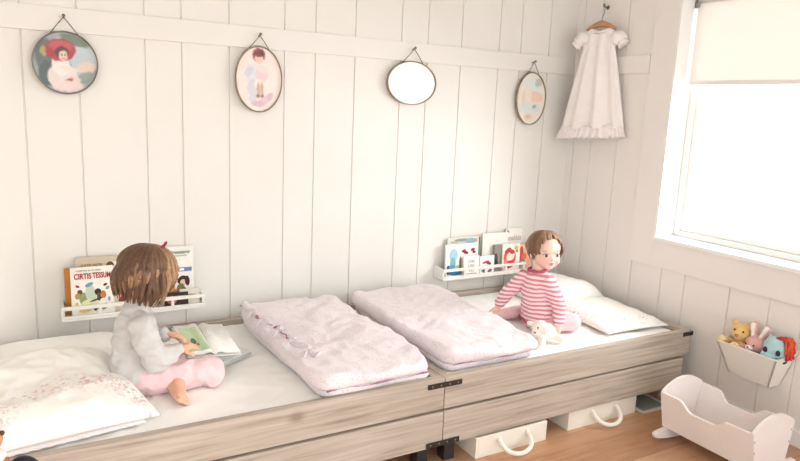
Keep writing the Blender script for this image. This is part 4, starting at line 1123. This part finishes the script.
def add_hair(t, H, k, mats, n, drop_f, hairline, seed, width=.008, lift=.10, curl_in=.25, wave=.004, front=.7, tiptaper=.7):
    """overlapping fine locks growing from a crown point down over the skull; drop_f(phi) = length below the widest ring"""
    R_ = random.Random(seed); bm = NB()
    Hk = H @ Matrix.Diagonal((k, k, k, 1))
    A, B, Cz = .094, .082, .083
    for j in range(n):
        ph = -PI + 2 * PI * (j * 0.6180339 % 1.0)
        lay = R_.random()
        fr = abs(ph) < front
        dr_ = drop_f(ph)
        L = (1.40 + dr_ / .09) if dr_ > 0 else 1.40 + dr_ * 10
        L *= 1 - .10 * R_.random() - .18 * (R_.random() < .25) * (0 if fr else 1)
        pts = []; rr = []; N = 14
        sw = .16 * noise.noise(V((ph * 2.0, seed, lay * 2))) + hairline * (1 if ph > 0 else -.3) * (1 if fr else 0)
        for q in range(N + 1):
            f = q / N; th = .02 + f * L
            g = 1.0 + .075 * lay * math.sin(min(1, f * 2) * PI / 2)
            pj = ph + sw * f + .05 * math.sin(f * 7 + j)
            tt = min(th, 1.40); e = max(0, th - 1.40) * .09
            p = V((A * math.sin(tt) * math.cos(pj), B * math.sin(tt) * math.sin(pj), Cz * math.cos(tt))) * g
            if e > 0:
                m_ = e / max(.01, dr_)
                fl = 1 + lift * math.sin(min(1, m_ * 1.1) * PI) - curl_in * m_ ** 3 * (.6 + .8 * lay)
                wv = wave * math.sin(m_ * 6 + ph * 3 + lay * 2)
                rad = V((p.x, p.y, 0)).normalized()
                p = V((p.x * fl, p.y * fl, p.z - e)) + rad * wv
            p.x -= .012; p.z += .020
            pts.append(p); rr.append(width * (.45 + .75 * math.sin(min(1, f * 1.4) * PI / 2)) * (1 - tiptaper * max(0, f - .72) / .28) * (.8 + .5 * lay))
        rings = []
        for q, p in enumerate(pts):
            tt = (pts[min(q + 1, N)] - pts[max(q - 1, 0)]).normalized()
            rad = V((p.x + .012, p.y, (p.z - .02) * .5)).normalized(); rad = (rad - tt * rad.dot(tt)).normalized(); sd = tt.cross(rad)
            rings.append([bm.verts.new(p + sd * math.cos(a_) * rr[q] + rad * math.sin(a_) * rr[q] * .40) for a_ in [2 * PI * z / 6 for z in range(6)]])
        cn = noise.noise(V((math.cos(ph) * 1.6, math.sin(ph) * 1.6, lay * 1.5 + seed))) + R_.uniform(-.25, .25)
        mi = 3 if cn < -.28 else 0 if cn < 0 else 1 if cn < .26 else 2
        for a_, b_ in zip(rings, rings[1:]):
            for q in range(6): bm.faces.new((a_[q], a_[(q + 1) % 6], b_[(q + 1) % 6], b_[q])).material_index = mi
        bm.faces.new(rings[0][::-1]).material_index = mi; bm.faces.new(rings[-1]).material_index = mi
    cp = NB(); ell(cp, (-.012, 0, .022), (.0925, .0805, .081), u=32, v=24)
    bmesh.ops.delete(cp, geom=[v for v in cp.verts if (v.co.x > .025 and v.co.z < .066) or v.co.z < -.035 or (v.co.x > -.01 and v.co.z < .0)], context='VERTS')
    me = bpy.data.meshes.new('x'); cp.to_mesh(me); cp.free(); bm.from_mesh(me); bpy.data.meshes.remove(me)
    bmesh.ops.transform(bm, matrix=Hk, verts=bm.verts[:])
    return mk('hair', bm, mats, t, True)

# --- the girl reading
gz = MTOP - .002
girl = empty('person', (-.42, -.62, gz), 'child in grey top and pink trousers, sitting cross-legged reading a picture book', 'person')
Hc = (-.418, -.620, .772); GH = headmat(Hc, math.radians(4), math.radians(30), 0)
bm = NB()
add_head(bm, GH, 1.0)
chain(bm, [((-.440, -.62, .725), .034), ((-.455, -.62, .650), .034), ((-.468, -.62, .60), .038)])
chain(bm, [((-.475, -.62, .575), .050), ((-.478, -.62, .50), .060), ((-.452, -.62, .43), .072)])
chain(bm, [((-.450, -.698, .605), .028), ((-.425, -.748, .495), .026), ((-.345, -.700, .508), .017)])
chain(bm, [((-.440, -.545, .605), .028), ((-.410, -.500, .500), .026), ((-.355, -.555, .520), .017)])
chain(bm, [((-.46, -.685, .610), .026), ((-.45, -.555, .610), .026)])
hand(bm, (-.338, -.697, .511), (.85, .25, .05), (0.1, .3, -1), .92, .55, 1)
hand(bm, (-.348, -.560, .522), (.85, -.25, -.25), (.1, -.1, -1), .92, .5, -1)
# legs (inside the trousers)
chain(bm, [((-.44, -.67, .415), .048), ((-.235, -.70, .415), .036)]); chain(bm, [((-.235, -.70, .413), .034), ((-.33, -.58, .398), .026)])
chain(bm, [((-.44, -.57, .415), .048), ((-.24, -.50, .415), .036)]); chain(bm, [((-.24, -.50, .413), .034), ((-.35, -.665, .402), .024), ((-.362, -.715, .398), .021)])
foot(bm, (-.352, -.740, .404), (.16, -1, -.10), (.65, .1, .75), .155, -1)
bm = fuse(bm, .0032, 3)
for v in bm.verts: v.co.z = max(v.co.z, gz + .002)
mk('body', bm, M['skin'], girl, True)
# jersey
bm = NB()
capsule(bm, (-.458, -.62, .655), .042, (-.465, -.62, .62), .050)
chain(bm, [((-.468, -.62, .595), .062), ((-.474, -.62, .53), .072), ((-.470, -.62, .455), .084), ((-.462, -.62, .415), .094)]); chain(bm, [((-.462, -.63, .42), .090), ((-.425, -.64, .405), .082)])
chain(bm, [((-.455, -.692, .606), .044), ((-.462, -.62, .618), .046), ((-.445, -.548, .606), .044)])
chain(bm, [((-.457, -.700, .605), .045), ((-.445, -.730, .55), .042), ((-.420, -.746, .495), .041), ((-.375, -.722, .500), .031), ((-.347, -.702, .507), .025)])
chain(bm, [((-.445, -.540, .605), .045), ((-.410, -.500, .500), .040), ((-.362, -.550, .518), .026)])
bm = fuse(bm, .0045, 5); wrinkle(bm, .010, 11, (1, 1, 2.2), 2.0)
mk('long_sleeved_top', bm, M['greyknit'], girl, True)
bm = NB()
chain(bm, [((-.465, -.62, .412), .086), ((-.44, -.62, .405), .080)])
chain(bm, [((-.44, -.675, .408), .062), ((-.33, -.700, .412), .055), ((-.225, -.700, .414), .046)]); chain(bm, [((-.228, -.698, .405), .044), ((-.222, -.712, .392), .040), ((-.30, -.60, .395), .036)])
chain(bm, [((-.44, -.565, .408), .062), ((-.24, -.500, .410), .048)]); chain(bm, [((-.24, -.500, .408), .046), ((-.345, -.655, .405), .036), ((-.355, -.690, .400), .037)])
ell(bm, (-.235, -.69, .393), (.055, .06, .030))
bm = fuse(bm, .005, 5); wrinkle(bm, .007, 18, (1, 1, 1), 7.0)
for v in bm.verts: v.co.z = max(v.co.z, gz + .001)
mk('trousers', bm, M['pinktr'], girl, True)
bm = NB(); tube(bm, [V((-.222, -.712, .392)) + V((.042 * math.cos(a_) * .6, -.042 * math.sin(a_) * .3 - .03, .0)) + V((0, 0, .034 * math.sin(a_))) for a_ in [2 * PI * j / 16 for j in range(1)]] + [(-.2, -.74, .37), (-.25, -.745, .366)], .002, 6)
bm.free()
face_parts(GH, 1.0, girl)
gm = [M['hg0'], M['hg1'], M['hg2'], M['hg3']]
add_hair(girl, GH @ Matrix.Rotation(-.34, 4, 'Y') @ Matrix.Translation((.002, 0, -.001)), 1.01, gm, 640, lambda p: (.034 if abs(p) < .5 else .100 if abs(p) < .9 else .132 + .006 * math.cos(p)), .10, 3, .0060, lift=.05, curl_in=.10, wave=.008, front=.5, tiptaper=.85)
bm = NB(); tube(bm, [(-.372, -.652, .872), (-.366, -.656, .884), (-.362, -.658, .890)], [.004, .006, .003], 8); ell(bm, (-.374, -.652, .872), .007, u=8, v=6); mk('hair_clip', bm, pm(150, 70, 80), girl, True)

# --- the toddler in stripes
tod = empty('person', (1.385, -.64, gz), 'toddler in a pink striped top kneeling on the right bed, looking back', 'person')
TH = headmat((1.392, -.645, .729), math.radians(-106), math.radians(2), 0)
kt = .97
bm = NB()
add_head(bm, TH, kt)
chain(bm, [((1.376, -.635, .69), .034), ((1.365, -.637, .632), .034), ((1.360, -.638, .59), .036)])
chain(bm, [((1.358, -.64, .570), .046), ((1.364, -.64, .50), .058), ((1.385, -.645, .43), .070)])
chain(bm, [((1.335, -.575, .595), .028), ((1.275, -.525, .505), .024), ((1.245, -.500, .430), .017)])
chain(bm, [((1.372, -.705, .595), .028), ((1.398, -.770, .485), .024), ((1.382, -.785, .405), .016)])
hand(bm, (1.245, -.500, .428), (-.25, .1, -1), (-.3, 1, 0), .85, .4, 1)
hand(bm, (1.380, -.787, .412), (-.35, -.2, -1), (-1, -.4, .2), .85, .35, -1)
chain(bm, [((1.39, -.69, .420), .044), ((1.475, -.768, .402), .036)]); chain(bm, [((1.475, -.768, .400), .032), ((1.375, -.745, .388), .025)])
chain(bm, [((1.39, -.60, .420), .044), ((1.520, -.545, .402), .036)]); chain(bm, [((1.520, -.545, .400), .032), ((1.34, -.520, .392), .024), ((1.265, -.515, .388), .020)])
foot(bm, (1.275, -.520, .390), (-1, .05, -.1), (0, .2, -1), .09, 1)
foot(bm, (1.355, -.725, .386), (-1, .35, -.1), (0, .2, -1), .09, 1)
sk = NT('rosy_skin'); tc = sk.n('ShaderNodeTexCoord'); colr = rgb(244, 208, 192)
for sgn in (-1, 1):
    cpt = TH @ V((.060 * kt, sgn * .038 * kt, -.032 * kt)) - V(tod.location)
    sub = sk.n('ShaderNodeVectorMath', operation='DISTANCE'); sk.l(tc.outputs['Object'], sub.inputs[0]); sub.inputs[1].default_value = cpt
    colr = sk.mix(sk.ramp(sub.outputs['Value'], [(.004, (.55, .55, .55, 1)), (.034, (0, 0, 0, 1))]), colr, rgb(236, 150, 142))
sk.base(colr); sk.b.inputs['Roughness'].default_value = .5; sk.b.inputs['Subsurface Weight'].default_value = .1; sk.b.inputs['Subsurface Radius'].default_value = (.012, .005, .003)
bm = fuse(bm, .0032, 3)
for v in bm.verts: v.co.z = max(v.co.z, gz + .002)
mk('body', bm, sk.m, tod, True)
bm = NB()
chain(bm, [((1.357, -.64, .590), .056), ((1.362, -.64, .52), .074), ((1.378, -.645, .46), .086), ((1.388, -.648, .415), .094)])
chain(bm, [((1.338, -.575, .588), .040), ((1.360, -.64, .603), .042), ((1.374, -.700, .588), .040)])
chain(bm, [((1.338, -.577, .590), .040), ((1.278, -.527, .505), .034), ((1.250, -.505, .447), .026)])
chain(bm, [((1.374, -.700, .590), .040), ((1.398, -.765, .490), .034), ((1.384, -.783, .420), .026)])
bm = fuse(bm, .005, 6); wrinkle(bm, .005, 16, (1, 1, 1.4), 5.0)
mk('striped_top', bm, M['stripe'], tod, True)
bm = NB()
chain(bm, [((1.388, -.645, .405), .080), ((1.41, -.65, .402), .074)])
chain(bm, [((1.40, -.69, .412), .056), ((1.478, -.770, .400), .046)]); chain(bm, [((1.478, -.770, .397), .040), ((1.375, -.745, .386), .032), ((1.36, -.73, .384), .026)])
chain(bm, [((1.40, -.60, .412), .056), ((1.520, -.545, .400), .044)]); chain(bm, [((1.520, -.545, .397), .040), ((1.34, -.520, .392), .032), ((1.272, -.517, .388), .027)])
capsule(bm, (1.275, -.518, .386), .024, (1.215, -.512, .380), .017)
capsule(bm, (1.36, -.73, .384), .024, (1.30, -.705, .378), .018)
bm = fuse(bm, .005, 5); wrinkle(bm, .004, 22, (1, 1, 1), 1.0)
for v in bm.verts: v.co.z = max(v.co.z, gz + .001)
mk('tights', bm, M['tights'], tod, True)
# piping: tunic hem and a pocket curve
bm = NB()
pts = []
for j in range(40):
    a_ = 2 * PI * j / 39
    pts.append((1.390 + .099 * math.cos(a_), -.648 + .099 * math.sin(a_), .392 + .006 * math.sin(3 * a_)))
tube(bm, pts, .0035, 6, cap=False); mk('hem_piping', bm, M['trimred'], tod, True)
bm = NB(); pts = [V((1.357, -.638, .640)) + V((.042 * math.cos(a_), .042 * math.sin(a_), .004 * math.cos(a_))) for a_ in [2 * PI * j / 24 for j in range(25)]]
tube(bm, pts, .007, 8, cap=False); mk('neckband', bm, M['trimred'], tod, True)
face_parts(TH, kt, tod)
tm = [M['ht0'], M['ht1'], M['ht2'], M['ht3']]
add_hair(tod, TH @ Matrix.Rotation(-.10, 4, 'Y'), kt * .99, tm, 560, lambda p: (-.044 if abs(p) < .55 else -.014 if abs(p) < .85 else .050 if abs(p) < 1.15 else .074), .40, 8, .0058, lift=.05, curl_in=.22, wave=.004, front=.55)

# white plush in front of the toddler
pl = empty('plush_lamb', (1.285, -.800, gz), 'small white plush lamb lying in front of the toddler in stripes', 'toy')
bm = NB(); c = V((1.285, -.800, gz + .030))
ell(bm, c, (.045, .032, .029)); ell(bm, c + V((-.030, -.012, .022)), (.026, .025, .024)); ell(bm, c + V((-.050, -.022, .012)), (.014, .013, .012))
capsule(bm, c + V((-.028, .010, .03)), .008, c + V((-.04, .028, .026)), .009); capsule(bm, c + V((-.03, -.032, .03)), .008, c + V((-.035, -.046, .016)), .009)
for dx, dy in ((-.03, -.03), (.03, -.03), (.04, .02)): capsule(bm, c + V((dx, dy * .6, -.01)), .012, c + V((dx * 1.4, dy * 1.4, -.017)), .012)
b4 = fuse(bm, .004, 3); wrinkle(b4, .005, 60)
mk('body', b4, WB, pl, True)
for s in (-1, 1):
    bm = NB(); ell(bm, c + V((-.049, -.012 + s * .012, .028)), .0032); mk('eye', bm, pm(60, 56, 60), pl, True)
bm = NB(); ell(bm, c + V((-.063, -.026, .014)), (.003, .004, .003)); mk('nose', bm, pm(120, 90, 96), pl, True)

pl.scale = (1.35, 1.35, 1.35); pl.location = (1.252, -.830, gz)
# ------------------------------------------------------------------ light
w = bpy.data.worlds.new('daylight'); scn.world = w; w.use_nodes = True
bg = w.node_tree.nodes['Background']; bg.inputs[0].default_value = (0.955, 0.985, 0.99, 1); bg.inputs[1].default_value = 1.15
s = bpy.data.lights.new('soft_daylight', 'SUN'); s.energy = 5.5; s.angle = math.radians(75); s.color = (.985, .99, 1)
so = bpy.data.objects.new('soft_daylight', s); COL.objects.link(so)
dirv = V((-.85, .55, -.42))
so.rotation_euler = dirv.to_track_quat('-Z', 'Y').to_euler(); so.location = (4, -2, 3)

# ------------------------------------------------------------------ camera
cam = bpy.data.cameras.new('camera'); co = bpy.data.objects.new('camera', cam); COL.objects.link(co)
cam.sensor_fit = 'HORIZONTAL'; cam.sensor_width = 36; cam.lens = 662.5 / 800 * 36
cam.clip_start = .05; cam.clip_end = 100
R = Matrix.Rotation(-.5257, 4, 'Z') @ Matrix.Rotation(1.3873, 4, 'X') @ Matrix.Rotation(.0438, 4, 'Z')
co.matrix_world = Matrix.Translation(V((-.7907, -3.0, 1.381))) @ R
scn.camera = co
scn.view_settings.view_transform = 'Standard'; scn.view_settings.look = 'None'; scn.view_settings.gamma = 1; scn.view_settings.use_curve_mapping = False
scn.view_settings.exposure = 1.12
